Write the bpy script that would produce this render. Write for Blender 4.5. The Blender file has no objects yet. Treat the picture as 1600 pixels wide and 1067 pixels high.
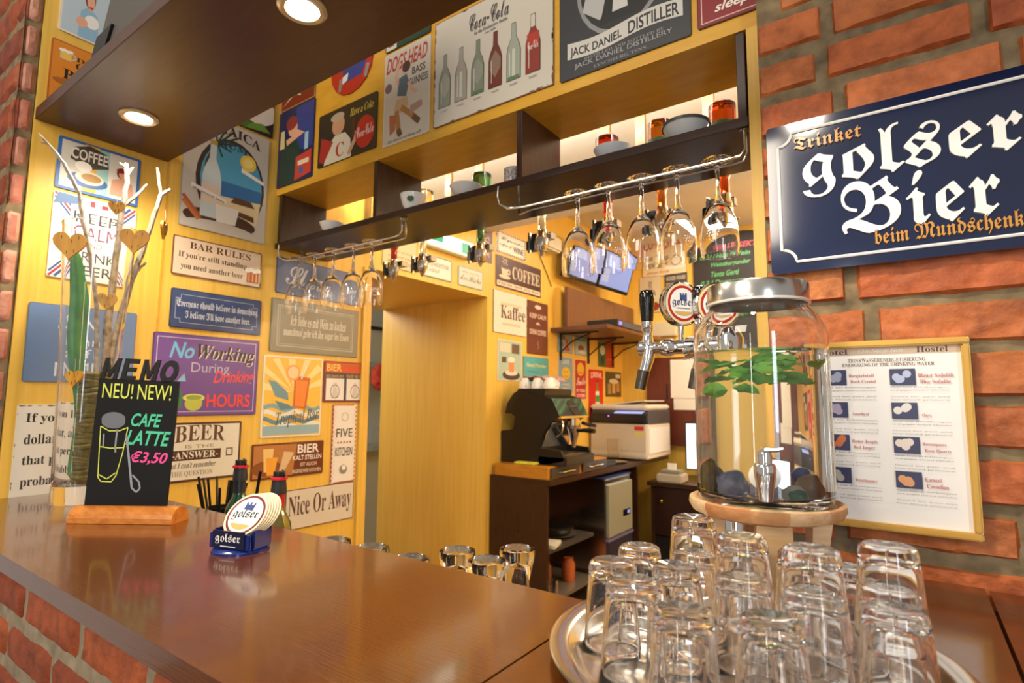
import bpy, bmesh, math, random
from mathutils import Vector, Matrix, noise
random.seed(7)
S = bpy.context.scene
COL = S.collection
PI = math.pi
# ------------------------------------------------------------------ camera (solved from the vanishing points)
FPX = 870.375
CAM = Vector((2.0, 0.0, 1.376))
_yaw, _pit, _rol = 0.617843936, 0.102329472, 0.00748036
_f = Vector((-math.sin(_yaw)*math.cos(_pit), math.cos(_yaw)*math.cos(_pit), math.sin(_pit)))
_r = Vector((math.cos(_yaw), math.sin(_yaw), 0)); _u = _r.cross(_f)
CR = _r*math.cos(_rol)+_u*math.sin(_rol); CU = -_r*math.sin(_rol)+_u*math.cos(_rol); CF = _f
cam = bpy.data.cameras.new('camera'); co = bpy.data.objects.new('camera', cam); COL.objects.link(co)
M = Matrix((CR, CU, -CF)).transposed().to_4x4(); M.translation = CAM; co.matrix_world = M
cam.sensor_width = 36; cam.lens = FPX/1600*36; cam.clip_start = .02
cam.dof.use_dof = True; cam.dof.focus_distance = 1.0; cam.dof.aperture_fstop = 5.6
S.camera = co
# ------------------------------------------------------------------ world, lights, exposure
S.view_settings.view_transform = 'Standard'; S.view_settings.look = 'None'
S.view_settings.gamma = 1; S.view_settings.use_curve_mapping = False
S.view_settings.exposure = 0.08
w = bpy.data.worlds.new('world'); S.world = w; w.use_nodes = True
w.node_tree.nodes['Background'].inputs[0].default_value = (1, .93, .84, 1)
w.node_tree.nodes['Background'].inputs[1].default_value = .38
S.cycles.max_bounces = 20; S.cycles.transmission_bounces = 20; S.cycles.transparent_max_bounces = 16
S.cycles.glossy_bounces = 8; S.cycles.diffuse_bounces = 5; S.cycles.sample_clamp_indirect = 6.0
S.cycles.blur_glossy = 0.5
def lamp(name, kind, loc, energy, color=(1, .85, .65), size=.3, size_y=None, aim=None, **kw):
    l = bpy.data.lights.new(name, kind); l.energy = energy; l.color = color
    if kind == 'AREA':
        l.size = size
        if size_y: l.shape = 'RECTANGLE'; l.size_y = size_y
    elif kind == 'SPOT':
        l.shadow_soft_size = size; l.spot_size = kw.get('cone', 2.4); l.spot_blend = .8
    else: l.shadow_soft_size = size
    o = bpy.data.objects.new(name, l); COL.objects.link(o); o.location = loc
    if aim: o.rotation_euler = (Vector(aim)-Vector(loc)).to_track_quat('-Z', 'Y').to_euler()
    return o
for i, x in enumerate((.27, 1.04, 1.81)):
    lamp('downlight_lamp', 'SPOT', (x, .61, 2.135), 22, (1, .87, .69), .04, aim=(x, .61, 0), cone=2.7)
lamp('bar_ceiling_lamp', 'AREA', (1.2, 3.8, 2.70), 26, (1, .89, .72), .8, .8, aim=(1.2, 3.8, 0))
lamp('ceiling_fill', 'AREA', (.9, 1.475, 2.29), 15, (1, .96, .86), 1.6, .06, aim=(.9, 3.0, 2.75))  # added strip hidden behind the fascia, brightens the pale ceiling
lamp('bar_fill', 'POINT', (2.5, 2.4, 2.15), 42, (1, .88, .70), .12)  # added fill, unseen behind the right brick wall, lifts ceiling and walls
lamp('bar_fill', 'POINT', (2.55, 3.7, 2.3), 26, (1, .88, .70), .12)  # second added fill deeper in the bar, also out of view
lamp('guest_room_lamp', 'AREA', (.9, -1.6, 2.9), 42, (1, .87, .7), 1.0, 1.0, aim=(1.4, 1.0, 1.2))
lamp('window_daylight', 'AREA', (3.9, -1.9, 1.8), 30, (.82, .9, 1), .35, 1.7, aim=(1.6, .8, 1.3))
lamp('tube_lamp', 'AREA', (1.75, -1.5, 1.35), 6, (1, .95, .82), .035, 1.5, aim=(1.8, .8, 1.35))
lamp('kitchen_lamp', 'AREA', (-1.6, 1.9, 2.3), 22, (1, .95, .85), .6, aim=(-1.9, 3.0, .6))
# ------------------------------------------------------------------ pixel -> point on a real plane
def ray(px, py): return CR*((px-800)/FPX)-CU*((py-533.5)/FPX)+CF
def ax(px, py, X): v = ray(px, py); return CAM+v*((X-CAM.x)/v.x)
def ay(px, py, Y): v = ray(px, py); return CAM+v*((Y-CAM.y)/v.y)
def az(px, py, Z): v = ray(px, py); return CAM+v*((Z-CAM.z)/v.z)
# ------------------------------------------------------------------ materials
def lin(h):
    h = h.lstrip('#'); c = [int(h[i:i+2], 16)/255 for i in (0, 2, 4)]
    return tuple(x/12.92 if x <= .04045 else ((x+.055)/1.055)**2.4 for x in c)+(1,)
MC = {}
def nm(name):
    m = bpy.data.materials.new(name); m.use_nodes = True; return m, m.node_tree.nodes, m.node_tree.links, m.node_tree.nodes['Principled BSDF']
def mat(h, rough=.45, metal=0, emit=0, **kw):
    k = (h, rough, metal, emit, tuple(kw.items()))
    if k in MC: return MC[k]
    m, n, l, b = nm('paint_'+h.strip('#')); b.inputs['Base Color'].default_value = lin(h)
    b.inputs['Roughness'].default_value = rough; b.inputs['Metallic'].default_value = metal
    if emit: b.inputs['Emission Color'].default_value = lin(h); b.inputs['Emission Strength'].default_value = emit
    for a, v in kw.items(): b.inputs[a.replace('_', ' ')].default_value = v
    t = n.new('ShaderNodeTexNoise'); t.inputs['Scale'].default_value = 60; mr = n.new('ShaderNodeMapRange')
    mr.inputs['To Min'].default_value = max(rough-.04, 0); mr.inputs['To Max'].default_value = rough+.04
    l.new(t.outputs[0], mr.inputs[0])
    if rough > .1 and not emit: l.new(mr.outputs[0], b.inputs['Roughness'])
    MC[k] = m; return m
def glass(name, h='#ffffff', ior=1.45, rough=0):
    if name in MC: return MC[name]
    m, n, l, b = nm(name); b.inputs['Base Color'].default_value = lin(h); b.inputs['Transmission Weight'].default_value = 1
    b.inputs['IOR'].default_value = ior; b.inputs['Roughness'].default_value = rough; MC[name] = m; return m
def noisy(name, c1, c2, scale=(1, 1, 1), s=6, rough=.5, bump=0, detail=6, lo=.3, hi=.7, coat=0, c3=None, rvar=0):
    if name in MC: return MC[name]
    m, n, l, b = nm(name); tc = n.new('ShaderNodeNewGeometry'); mp = n.new('ShaderNodeMapping'); mp.inputs['Scale'].default_value = scale
    t = n.new('ShaderNodeTexNoise'); t.inputs['Scale'].default_value = s; t.inputs['Detail'].default_value = detail
    r = n.new('ShaderNodeValToRGB'); r.color_ramp.elements[0].position = lo; r.color_ramp.elements[1].position = hi
    r.color_ramp.elements[0].color = lin(c1); r.color_ramp.elements[1].color = lin(c2)
    if c3: e = r.color_ramp.elements.new((lo+hi)/2); e.color = lin(c3)
    l.new(tc.outputs['Position'], mp.inputs[0]); l.new(mp.outputs[0], t.inputs[0]); l.new(t.outputs[0], r.inputs[0])
    l.new(r.outputs[0], b.inputs['Base Color']); b.inputs['Roughness'].default_value = rough; b.inputs['Coat Weight'].default_value = coat; b.inputs['Coat Roughness'].default_value = .1
    if bump:
        bp = n.new('ShaderNodeBump'); bp.inputs['Strength'].default_value = bump; bp.inputs['Distance'].default_value = .004
        l.new(t.outputs[0], bp.inputs['Height']); l.new(bp.outputs[0], b.inputs['Normal'])
    MC[name] = m; return m
def brickmat(name, cols, dark):
    m, n, l, b = nm(name); g = n.new('ShaderNodeNewGeometry'); r = n.new('ShaderNodeValToRGB'); cr = r.color_ramp
    for i, c in enumerate(cols):
        e = cr.elements[i] if i < 2 else cr.elements.new(.5)
        e.position = i/(len(cols)-1) if i < 2 else 0; e.color = lin(c)
    for i, e in enumerate(cr.elements): e.position = i/(len(cols)-1)
    for i, e in enumerate(cr.elements): e.color = lin(cols[i])
    t = n.new('ShaderNodeTexNoise'); t.inputs['Scale'].default_value = 22; t.inputs['Detail'].default_value = 8; t.inputs['Roughness'].default_value = .65
    r2 = n.new('ShaderNodeValToRGB'); r2.color_ramp.elements[0].position = .33; r2.color_ramp.elements[1].position = .62
    r2.color_ramp.elements[0].color = lin(dark); r2.color_ramp.elements[1].color = (1, 1, 1, 1)
    mx = n.new('ShaderNodeMix'); mx.data_type = 'RGBA'; mx.blend_type = 'MULTIPLY'; mx.inputs['Factor'].default_value = .55
    t2 = n.new('ShaderNodeTexNoise'); t2.inputs['Scale'].default_value = 90; t2.inputs['Detail'].default_value = 6
    bp = n.new('ShaderNodeBump'); bp.inputs['Strength'].default_value = .55; bp.inputs['Distance'].default_value = .004
    l.new(g.outputs['Random Per Island'], r.inputs[0]); l.new(g.outputs['Position'], t.inputs[0]); l.new(g.outputs['Position'], t2.inputs[0])
    l.new(t.outputs[0], r2.inputs[0]); l.new(r.outputs[0], mx.inputs['A']); l.new(r2.outputs[0], mx.inputs['B'])
    l.new(mx.outputs['Result'], b.inputs['Base Color']); l.new(t2.outputs[0], bp.inputs['Height']); l.new(bp.outputs[0], b.inputs['Normal'])
    b.inputs['Roughness'].default_value = .62; return m
YEL = noisy('yellow_board', '#e2b244', '#ecc25a', (26, 26, .8), 3, .4, .03)
ORG = noisy('golden_board', '#d39a2a', '#e0ad3c', (3, 12, 12), 3, .3, .03)
DARK = noisy('wenge_wood', '#2c1a12', '#40281a', (3, 40, 40), 3, .28, .05)
DARKV = noisy('wenge_wood_upright', '#2f1c12', '#452b1b', (40, 40, 3), 3, .3, .05)
CANO = noisy('canopy_wood', '#4c3022', '#563627', (2, 30, 30), 3, .3, .02)
TOP = noisy('counter_wood', '#562805', '#6a3605', (5, 150, 150), 3, .22, .12, coat=.7)
TOP2 = noisy('counter_wood_red', '#5a270e', '#6b3413', (3, 30, 30), 3, .2, .08, coat=.25)
MORT = noisy('mortar', '#66573f', '#937f5e', (1, 1, 1), 30, .9, .8)
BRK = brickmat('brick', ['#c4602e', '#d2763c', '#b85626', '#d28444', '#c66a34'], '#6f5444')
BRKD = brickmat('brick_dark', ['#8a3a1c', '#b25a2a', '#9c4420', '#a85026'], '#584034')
PINE = noisy('pine', '#d7a56c', '#ecc795', (4, 4, 40), 3, .4)
CHR = mat('#e6e4e2', .08, 1); STEEL = mat('#c9c6c0', .22, 1); CHRD = mat('#8d8a86', .2, 1); BRASS = mat('#c79a3a', .25, 1)
BLK = mat('#0e0d0d', .35); BLKG = mat('#0a0a0a', .12); WHT = mat('#efece6', .4); CER = mat('#f2efe8', .15)
GL = glass('clear_glass'); WAT = glass('water', '#fbfffd', 1.33)
PAPER = mat('#efe9dc', .6)
# ------------------------------------------------------------------ mesh builder
class MB:
    def __init__(s): s.v = []; s.f = []; s.m = []; s.mats = []; s.sm = []
    def mi(s, m):
        if m not in s.mats: s.mats.append(m)
        return s.mats.index(m)
    def add(s, vs, fs, m, smooth=False):
        o = len(s.v); i = s.mi(m); s.v += [tuple(v) for v in vs]
        for f in fs: s.f.append(tuple(o+k for k in f)); s.m.append(i); s.sm.append(smooth)
        return s
    def box(s, x0, y0, z0, x1, y1, z1, m, b=0):
        if b:
            bm = bmesh.new(); bmesh.ops.create_cube(bm, size=1)
            for v in bm.verts: v.co = Vector(((x0+x1)/2+v.co.x*(x1-x0), (y0+y1)/2+v.co.y*(y1-y0), (z0+z1)/2+v.co.z*(z1-z0)))
            bmesh.ops.bevel(bm, geom=bm.edges[:], offset=b, segments=2, affect='EDGES'); bm.verts.index_update()
            s.add([v.co for v in bm.verts], [[v.index for v in f.verts] for f in bm.faces], m); bm.free(); return s
        return s.add([(x0,y0,z0),(x1,y0,z0),(x1,y1,z0),(x0,y1,z0),(x0,y0,z1),(x1,y0,z1),(x1,y1,z1),(x0,y1,z1)],
              [(3,2,1,0),(4,5,6,7),(0,1,5,4),(1,2,6,5),(2,3,7,6),(3,0,4,7)], m)
    def prism(s, pts, ext, m, smooth=False):          # 3D polygon extruded by a vector
        n = len(pts); e = Vector(ext); p = [Vector(q) for q in pts]
        nn = sum(((p[i]-p[0]).cross(p[(i+1) % n]-p[0]) for i in range(1, n-1)), Vector())
        if nn.dot(e) > 0: p.reverse()
        s.add(p+[q+e for q in p], [tuple(range(n)), tuple(range(2*n-1, n-1, -1))], m)
        return s.add(p+[q+e for q in p], [((i+1) % n, i, n+i, n+(i+1) % n) for i in range(n)], m, smooth)
    def lathe(s, prof, c, m, seg=32, axis=(0, 0, 1), closed=False, capped=True):
        A = Vector(axis).normalized(); q = Vector((0, 0, 1)).rotation_difference(A); c = Vector(c); vs = []; fs = []
        n = len(prof)
        for r, z in prof:
            for k in range(seg): a = 2*PI*k/seg; vs.append(c+q @ Vector((r*math.cos(a), r*math.sin(a), z)))
        for i in range(n if closed else n-1):
            j = (i+1) % n
            for k in range(seg): k2 = (k+1) % seg; fs.append((i*seg+k, i*seg+k2, j*seg+k2, j*seg+k))
        s.add(vs, fs, m, True)
        if not closed and capped:
            for i, rev in ((0, True), (n-1, False)):
                if prof[i][0] > 1e-5:
                    ring = vs[i*seg:(i+1)*seg]; idx = tuple(range(seg)); s.add(ring, [idx[::-1] if rev else idx], m)
        return s
    def cyl(s, a, b, r, m, seg=16, r2=None):
        a = Vector(a); b = Vector(b); return s.lathe([(r, 0), (r if r2 is None else r2, (b-a).length)], a, m, seg, b-a)
    def tube(s, pts, r, m, seg=8, cap=True):
        P = [Vector(p) for p in pts]; R = r if isinstance(r, (list, tuple)) else [r]*len(P); vs = []; fs = []; n = len(P)
        t0 = (P[1]-P[0]).normalized(); x = t0.orthogonal().normalized()
        for i, p in enumerate(P):
            t = (P[min(i+1, n-1)]-P[max(i-1, 0)]).normalized(); x = (x-t*x.dot(t)).normalized(); y = t.cross(x)
            for k in range(seg): a = 2*PI*k/seg; vs.append(p+(x*math.cos(a)+y*math.sin(a))*R[i])
        for i in range(n-1):
            for k in range(seg): k2 = (k+1) % seg; fs.append((i*seg+k, i*seg+k2, (i+1)*seg+k2, (i+1)*seg+k))
        if cap: fs += [tuple(range(seg))[::-1], tuple(range((n-1)*seg, n*seg))]
        return s.add(vs, fs, m, True)
    def blob(s, c, r, m, sub=3, amp=.2, sc=2.5, seed=0):
        bm = bmesh.new(); bmesh.ops.create_icosphere(bm, subdivisions=sub, radius=1)
        for v in bm.verts:
            k = 1+amp*noise.noise(v.co*sc+Vector((seed*7.1, seed*3.3, seed))); v.co = Vector((v.co.x*r[0]*k, v.co.y*r[1]*k, v.co.z*r[2]*k))+Vector(c)
        bm.verts.index_update(); s.add([v.co for v in bm.verts], [[v.index for v in f.verts] for f in bm.faces], m, True); bm.free(); return s
    def build(s, name, parent=None, off=None, bevel=0):
        o = Vector(off) if off is not None else Vector()
        me = bpy.data.meshes.new(name); me.from_pydata([tuple(Vector(v)-o) for v in s.v], [], s.f)
        for m in s.mats: me.materials.append(m)
        me.polygons.foreach_set('material_index', s.m); me.polygons.foreach_set('use_smooth', s.sm); me.update()
        if any(s.sm): me.set_sharp_from_angle(angle=.7)
        ob = bpy.data.objects.new(name, me); COL.objects.link(ob)
        if parent: ob.parent = parent
        elif off is not None: ob.location = o
        if bevel:
            b = ob.modifiers.new('bevel', 'BEVEL'); b.width = bevel; b.segments = 2; b.limit_method = 'ANGLE'
        return ob
def tag(o, label, cat, group=None):
    o['label'] = label; o['category'] = cat
    if group: o['group'] = group
    return o
def struct(o): o['kind'] = 'structure'; return o
def thing(name, label, cat, loc=(0, 0, 0), rz=0, group=None):
    o = bpy.data.objects.new(name, None); COL.objects.link(o); o.empty_display_size = .02
    o.location = loc; o.rotation_euler = (0, 0, rz); return tag(o, label, cat, group)
def copy_tree(o, parent=None):
    c = o.copy(); COL.objects.link(c)
    if parent: c.parent = parent
    for ch in list(o.children): copy_tree(ch, c)
    return c
def dup(root, loc, label, rz=None, group=None):
    r = copy_tree(root); r.location = loc; r['label'] = label
    if group: r['group'] = group
    if rz is not None: r.rotation_euler = (0, 0, rz)
    return r
# ------------------------------------------------------------------ lettering
TC = bpy.data.curves.new('lettering_source', 'FONT'); TO = bpy.data.objects.new('lettering_source', TC); TC.resolution_u = 3
STY = {'n': (None, 0, 0), 'b': (None, .02, 0), 'o': (None, .02, .3), 's': ((0x1D400, 0x1D41A, 0x1D7CE), 0, 0), 'i': ((0x1D400, 0x1D41A, 0x1D7CE), 0, .3), 'B': (None, .03, .2),
       'c': ((0x1D4D0, 0x1D4EA, 0x1D7CE), 0, 0), 'f': ((0x1D56C, 0x1D586, 0x1D7CE), 0, 0)}
TM = {}
def text_mesh(t, st, ext=0):
    k = (t, st, ext)
    if k in TM: return TM[k]
    (s, TC.offset, TC.shear) = STY[st]; r = ''
    for ch in t:
        if s and 'A' <= ch <= 'Z': ch = chr(s[0]+ord(ch)-65)
        elif s and 'a' <= ch <= 'z': ch = chr(s[1]+ord(ch)-97)
        elif s and '0' <= ch <= '9': ch = chr(s[2]+ord(ch)-48)
        r += ch
    TC.body = r; TC.extrude = ext; me = TO.to_mesh()
    v = [Vector(p.co) for p in me.vertices]; f = [tuple(p.vertices) for p in me.polygons]; TO.to_mesh_clear()
    x0 = min(p.x for p in v); x1 = max(p.x for p in v); y0 = min(p.y for p in v); y1 = max(p.y for p in v)
    TM[k] = ([((p.x-x0)/(x1-x0), (p.y-y0)/(y1-y0), p.z) for p in v], f); return TM[k]
# ------------------------------------------------------------------ signs
class Sign:
    def __init__(s, name, label, cat, plane, tl, br, bg, edge=None, bd=0, r=.006, t=.004, group=None, world=None, tilt=0, gap=.0008, rough=.35):
        s.pl, k = plane; s.k = k
        A, B = world if world else ((ax(*tl, k), ax(*br, k)) if s.pl == 'x' else (ay(*tl, k), ay(*br, k)))
        A = Vector(A); B = Vector(B)
        s.U = Vector((0, 1, 0)) if s.pl == 'x' else Vector((1, 0, 0)); s.N = Vector((1, 0, 0)) if s.pl == 'x' else Vector((0, -1, 0))
        s.V = Vector((0, 0, 1)); s.w = (B-A).dot(s.U); s.h = (A-B).z
        base = A-s.V*s.h+s.U*(s.w/2)
        if s.pl == 'x': base.x = k
        else: base.y = k
        base += s.N*gap
        s.t = t; s.lay = 0; s.pic = MB(); s.let = MB(); s.base = base
        m = bg if not isinstance(bg, str) else mat(bg, rough); s.bg = m
        mb = MB(); em = (edge if not isinstance(edge, str) else mat(edge, .4)) if edge else m
        mb.prism(s.rr(0, 0, s.w, s.h, r, 0), s.N*t, em)
        if bd:
            pts = s.rr(bd, bd, s.w-bd, s.h-bd, max(r-bd, .001), t+.0002); mb.add(pts, [tuple(range(len(pts)))], m)
        s.ob = mb.build(name); s.ob.location = base; tag(s.ob, label, cat, group)
        if tilt: s.ob.rotation_euler = (0, tilt, 0) if s.pl == 'y' else (tilt, 0, 0)
    def L(s, a, b, z): return s.U*(a-s.w/2)+s.V*b+s.N*z
    def rr(s, a0, b0, a1, b1, r, z, n=5):
        out = []
        for cx, cy, st in ((a1-r, b1-r, 0), (a0+r, b1-r, 1), (a0+r, b0+r, 2), (a1-r, b0+r, 3)):
            for i in range(n): a = PI/2*(st+i/(n-1)); out.append(s.L(cx+r*math.cos(a), cy+r*math.sin(a), z))
        return out
    def z(s): s.lay += 1; return s.t+.0003+.00004*s.lay
    def face(s, pts2, c, mb=None):
        z = s.z(); m = c if not isinstance(c, str) else mat(c, .38); cl = lambda q: min(max(q, .004), .996); p = [s.L(cl(u)*s.w, cl(v)*s.h, z) for u, v in pts2]
        n = sum(((p[i]-p[0]).cross(p[i+1]-p[0]) for i in range(1, len(p)-1)), Vector())
        if n.dot(s.N) < 0: p.reverse()
        (mb or s.pic).add(p, [tuple(range(len(p)))], m); return s
    def rect(s, c, u0, v0, u1, v1): return s.face([(u0, v0), (u1, v0), (u1, v1), (u0, v1)], c)
    def ell(s, c, u, v, ru, rv=None, n=24, a0=0, a1=2*PI):
        rv = ru*s.w/s.h if rv is None else rv
        return s.face([(u+ru*math.cos(a0+(a1-a0)*i/n), v+rv*math.sin(a0+(a1-a0)*i/n)) for i in range(n if a1-a0 > 6.2 else n+1)], c)
    def poly(s, c, *p): return s.face(p, c)
    def line(s, c, wd, *p, let=False):                 # wd as a share of the height
        z = s.z(); m = c if not isinstance(c, str) else mat(c, .38); mb = s.let if let else s.pic
        P = [Vector((min(max(q[0], .004), .996)*s.w, min(max(q[1], .004), .996)*s.h)) for q in p]; P = [q for i, q in enumerate(P) if i == 0 or (q-P[i-1]).length > 1e-6]
        n = len(P); closed = n > 2 and (P[0]-P[-1]).length < 1e-6; out = []
        for i in range(n):
            a = (P[i]-P[i-1]).normalized() if i > 0 else ((P[0]-P[-2]).normalized() if closed else None); b = (P[i+1]-P[i]).normalized() if i < n-1 else ((P[1]-P[0]).normalized() if closed else None)
            a = a or b; b = b or a; q = (a+b); q = q.normalized() if q.length > 1e-4 else a; k = min(1/max(.4, q.dot(a)), 2.5)*wd*s.h/2; o = Vector((-q.y, q.x))*k
            for e in (P[i]-o, P[i]+o): out.append(s.L(min(max(e.x, .001), s.w-.001), min(max(e.y, .001), s.h-.001), z))
        mb.add(out, [(2*i, 2*i+2, 2*i+3, 2*i+1) for i in range(n-1)], m)
        return s
    def ring(s, c, wd, u, v, ru, rv=None, a0=0, a1=2*PI, n=28):
        rv = ru*s.w/s.h if rv is None else rv
        return s.line(c, wd, *[(u+ru*math.cos(a0+(a1-a0)*i/n), v+rv*math.sin(a0+(a1-a0)*i/n)) for i in range(n+1)])
    def frame(s, c, wd, u0, v0, u1, v1): return s.line(c, wd, (u0, v0), (u1, v0), (u1, v1), (u0, v1), (u0, v0))
    def txt(s, c, t, u0, v0, u1, v1, st='b', shear=0, rise=0, arc=0, ext=0):
        V, F = text_mesh(t, st, 0); z = s.z(); m = c if not isinstance(c, str) else mat(c, .4)
        out = []
        for x, y, q in V:
            uu = u0+x*(u1-u0)+shear*(y-.5)*(v1-v0); vv = v0+y*(v1-v0)+rise*x+arc*(1-(2*x-1)**2)
            out.append(s.L(uu*s.w, vv*s.h, z))
        s.let.add(out, F, m)
        if ext:
            return s
        return s
    def lines(s, c, rows, u0, u1, v1, v0, st='n', gap=.35):
        n = len(rows); h = (v1-v0)/n
        for i, t in enumerate(rows):
            if t: s.txt(c, t, u0, v1-(i+1)*h+h*gap/2, u1, v1-i*h-h*gap/2, st)
        return s
    def worn(s, c='#8b5a3c', n=9, seed=1, r=.03):      # rust patches along the edge
        rnd = random.Random(seed); z = s.z(); m = mat(c, .6)
        for i in range(n):
            e = rnd.random(); k = rnd.randrange(4); u, v = ((e, .012), (e, .988), (.008, e), (.992, e))[k]
            rr_ = r*(.3+rnd.random()); pts = []
            for j in range(9):
                a = 2*PI*j/9; q = rr_*(.5+rnd.random()*.6); pts.append((min(max(u*s.w+math.cos(a)*q*s.h*(1.6 if k < 2 else .35), 0), s.w), min(max(v*s.h+math.sin(a)*q*s.h*(.35 if k < 2 else 1.6), 0), s.h)))
            s.pic.add([s.L(a, b, z) for a, b in pts], [tuple(range(9))], m)
        return s
    def done(s):
        if s.pic.f: s.pic.build('picture', s.ob)
        if s.let.f: s.let.build('lettering', s.ob)
        return s.ob
# ================================================================== the setting
def bricks(mb, plane, k, u0, u1, v0, v1, pitch=.083, bl=.25, mg=.018, bm=None, mo=None, seed=1, nu=12, nv=5, dep=.013, phase=0, rough=.005):
    rnd = random.Random(seed)
    def P(u, v, d): return (u, k-d, v) if plane == 'y' else (k+d, u, v)
    nU = max(2, int((u1-u0)/.06)); nV = max(2, int((v1-v0)/.06)); g = []
    for j in range(nV+1):
        for i in range(nU+1):
            u = u0+(u1-u0)*i/nU; v = v0+(v1-v0)*j/nV; g.append(P(u, v, -.005+.004*noise.noise(Vector((u*20, v*20, seed)))))
    mb.add(g, [(j*(nU+1)+i, j*(nU+1)+i+1, (j+1)*(nU+1)+i+1, (j+1)*(nU+1)+i) for j in range(nV) for i in range(nU)], mo, True)
    row = 0; v = v0+phase
    while v < v1:
        u = u0-rnd.random()*bl if row % 2 else u0-bl*(.3+.2*rnd.random())
        while u < u1:
            L = bl*(.88+.22*rnd.random()); a = max(u, u0); b = min(u+L-mg, u1); va = v+rnd.uniform(-.003, .003); vb = v+pitch-mg+rnd.uniform(-.003, .003)
            vb = min(vb, v1)
            if b-a > .03 and vb-va > .012:
                sd = rnd.random()*50; vs = []; base = rnd.uniform(0, dep*.3)
                for j in range(nv):
                    for i in range(nu):
                        s, t = i/(nu-1), j/(nv-1); ed = min(min(s, 1-s)*(b-a), min(t, 1-t)*(vb-va))
                        d = base+dep*min(1, (ed/.006))**.6 - dep*.6
                        uu = a+(b-a)*s; vv = va+(vb-va)*t
                        n1 = noise.noise(Vector((uu*16+sd, vv*16, sd))); n2 = noise.noise(Vector((uu*50, vv*70+sd, sd)))+.7*noise.noise(Vector((uu*110, vv*150+sd, sd)))
                        d += rough*n1+rough*.6*n2
                        if s in (0, 1): uu += .006*noise.noise(Vector((vv*40, sd, 1)))*(0 if a == u0 or b == u1 else 1)
                        if t in (0, 1): vv += .005*noise.noise(Vector((uu*22, sd, 2)))
                        if ed == 0: d = -.010
                        vs.append(P(uu, vv, d))
                mb.add(vs, [(j*nu+i, j*nu+i+1, (j+1)*nu+i+1, (j+1)*nu+i) for j in range(nv-1) for i in range(nu-1)], bm, True)
            u += L
        v += pitch; row += 1
# right brick wall
mb = MB(); bricks(mb, 'y', 1.132, 1.79, 3.0, .90, 2.75, bm=BRK, mo=MORT, seed=4, phase=.072-.083, nu=36, nv=13, dep=.008, rough=.0055, mg=.016)
mb.box(1.79, 1.142, 0, 3.0, 1.3, 2.9, MORT); struct(mb.build('wall_right'))
# front brick wall left of the opening, with its reveal
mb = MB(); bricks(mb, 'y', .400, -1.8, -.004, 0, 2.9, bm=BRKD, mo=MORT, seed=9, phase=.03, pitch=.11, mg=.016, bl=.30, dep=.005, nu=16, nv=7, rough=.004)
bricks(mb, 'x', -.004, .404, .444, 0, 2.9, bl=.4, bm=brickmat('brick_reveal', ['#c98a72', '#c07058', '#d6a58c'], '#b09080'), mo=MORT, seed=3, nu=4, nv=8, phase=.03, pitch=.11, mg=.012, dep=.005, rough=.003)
mb.box(-1.8, .412, 0, -.014, .444, 2.9, MORT); struct(mb.build('wall_front'))
# brick base below the counter
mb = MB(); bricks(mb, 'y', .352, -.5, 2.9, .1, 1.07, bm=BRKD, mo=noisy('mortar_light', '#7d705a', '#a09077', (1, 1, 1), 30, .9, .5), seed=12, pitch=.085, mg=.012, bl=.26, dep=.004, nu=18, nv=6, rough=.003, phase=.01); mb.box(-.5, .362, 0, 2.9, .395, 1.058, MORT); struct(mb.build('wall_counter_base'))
# left wall with the doorway and its deep passage
mb = MB(); mb.box(-.9, .446, 0, 0, 1.684, 2.95, YEL); mb.box(-.9, 2.56, 0, 0, 4.6, 2.95, YEL); mb.box(-.9, 1.684, 1.972, 0, 2.56, 2.95, YEL)
struct(mb.build('wall_left'))
mb = MB(); mb.box(-.001, 1.640, 0, .012, 1.684, 1.972, YEL); struct(mb.build('trim_1'))
mb = MB(); mb.box(0, .800, 1.1, .003, .806, 2.9, ORG); struct(mb.build('trim_2'))
mb = MB(); mb.box(0, 4.46, 0, 3.0, 4.6, 2.95, YEL); struct(mb.build('wall_back'))
mb = MB(); mb.box(2.9, 1.30, 0, 3.0, 4.6, 2.95, YEL); struct(mb.build('wall_side'))
mb = MB(); mb.box(-1.2, -3.2, -.1, 4.6, 4.6, 0, noisy('floor_tile', '#6b5442', '#86705a', (1, 1, 1), 8, .4)); mb.box(-3.2, 1.2, -.1, -.9, 4.8, 0, mat('#a9a79e', .5)); struct(mb.build('floor'))
CEIL = noisy('ceiling_paint', '#e6ddcb', '#ece4d3', (1, 1, 1), 4, .8)
mb = MB(); mb.prism([(0, 1.24, 2.95), (0, 1.24, 2.36), (0, 2.56, 2.36), (0, 3.4, 2.72), (0, 4.46, 2.72), (0, 4.46, 2.95)], (2.9, 0, 0), CEIL); struct(mb.build('ceiling'))
# fascia over the pass-through and its golden underside
mb = MB(); mb.box(.0, 1.2, 2.168, 1.79, 1.235, 2.95, ORG); mb.box(.0, 1.235, 2.168, 1.79, 1.42, 2.19, ORG); struct(mb.build('wall_fascia'))
mb = MB(); mb.box(1.756, 1.2, 1.0, 1.795, 1.45, 2.168, YEL); struct(mb.build('trim_3'))
# kitchen seen through the passage
KW = mat('#c9cbc2', .6)
mb = MB(); mb.box(-2.75, 1.2, 0, -2.6, 4.8, 2.6, KW); mb.box(-2.6, 4.7, 0, -.9, 4.8, 2.6, KW); mb.box(-2.6, 1.2, 0, -.9, 1.3, 2.6, KW); struct(mb.build('wall_kitchen'))
mb = MB(); mb.box(-2.75, 1.2, 2.6, -.9, 4.8, 2.7, KW); struct(mb.build('ceiling_kitchen'))
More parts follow.
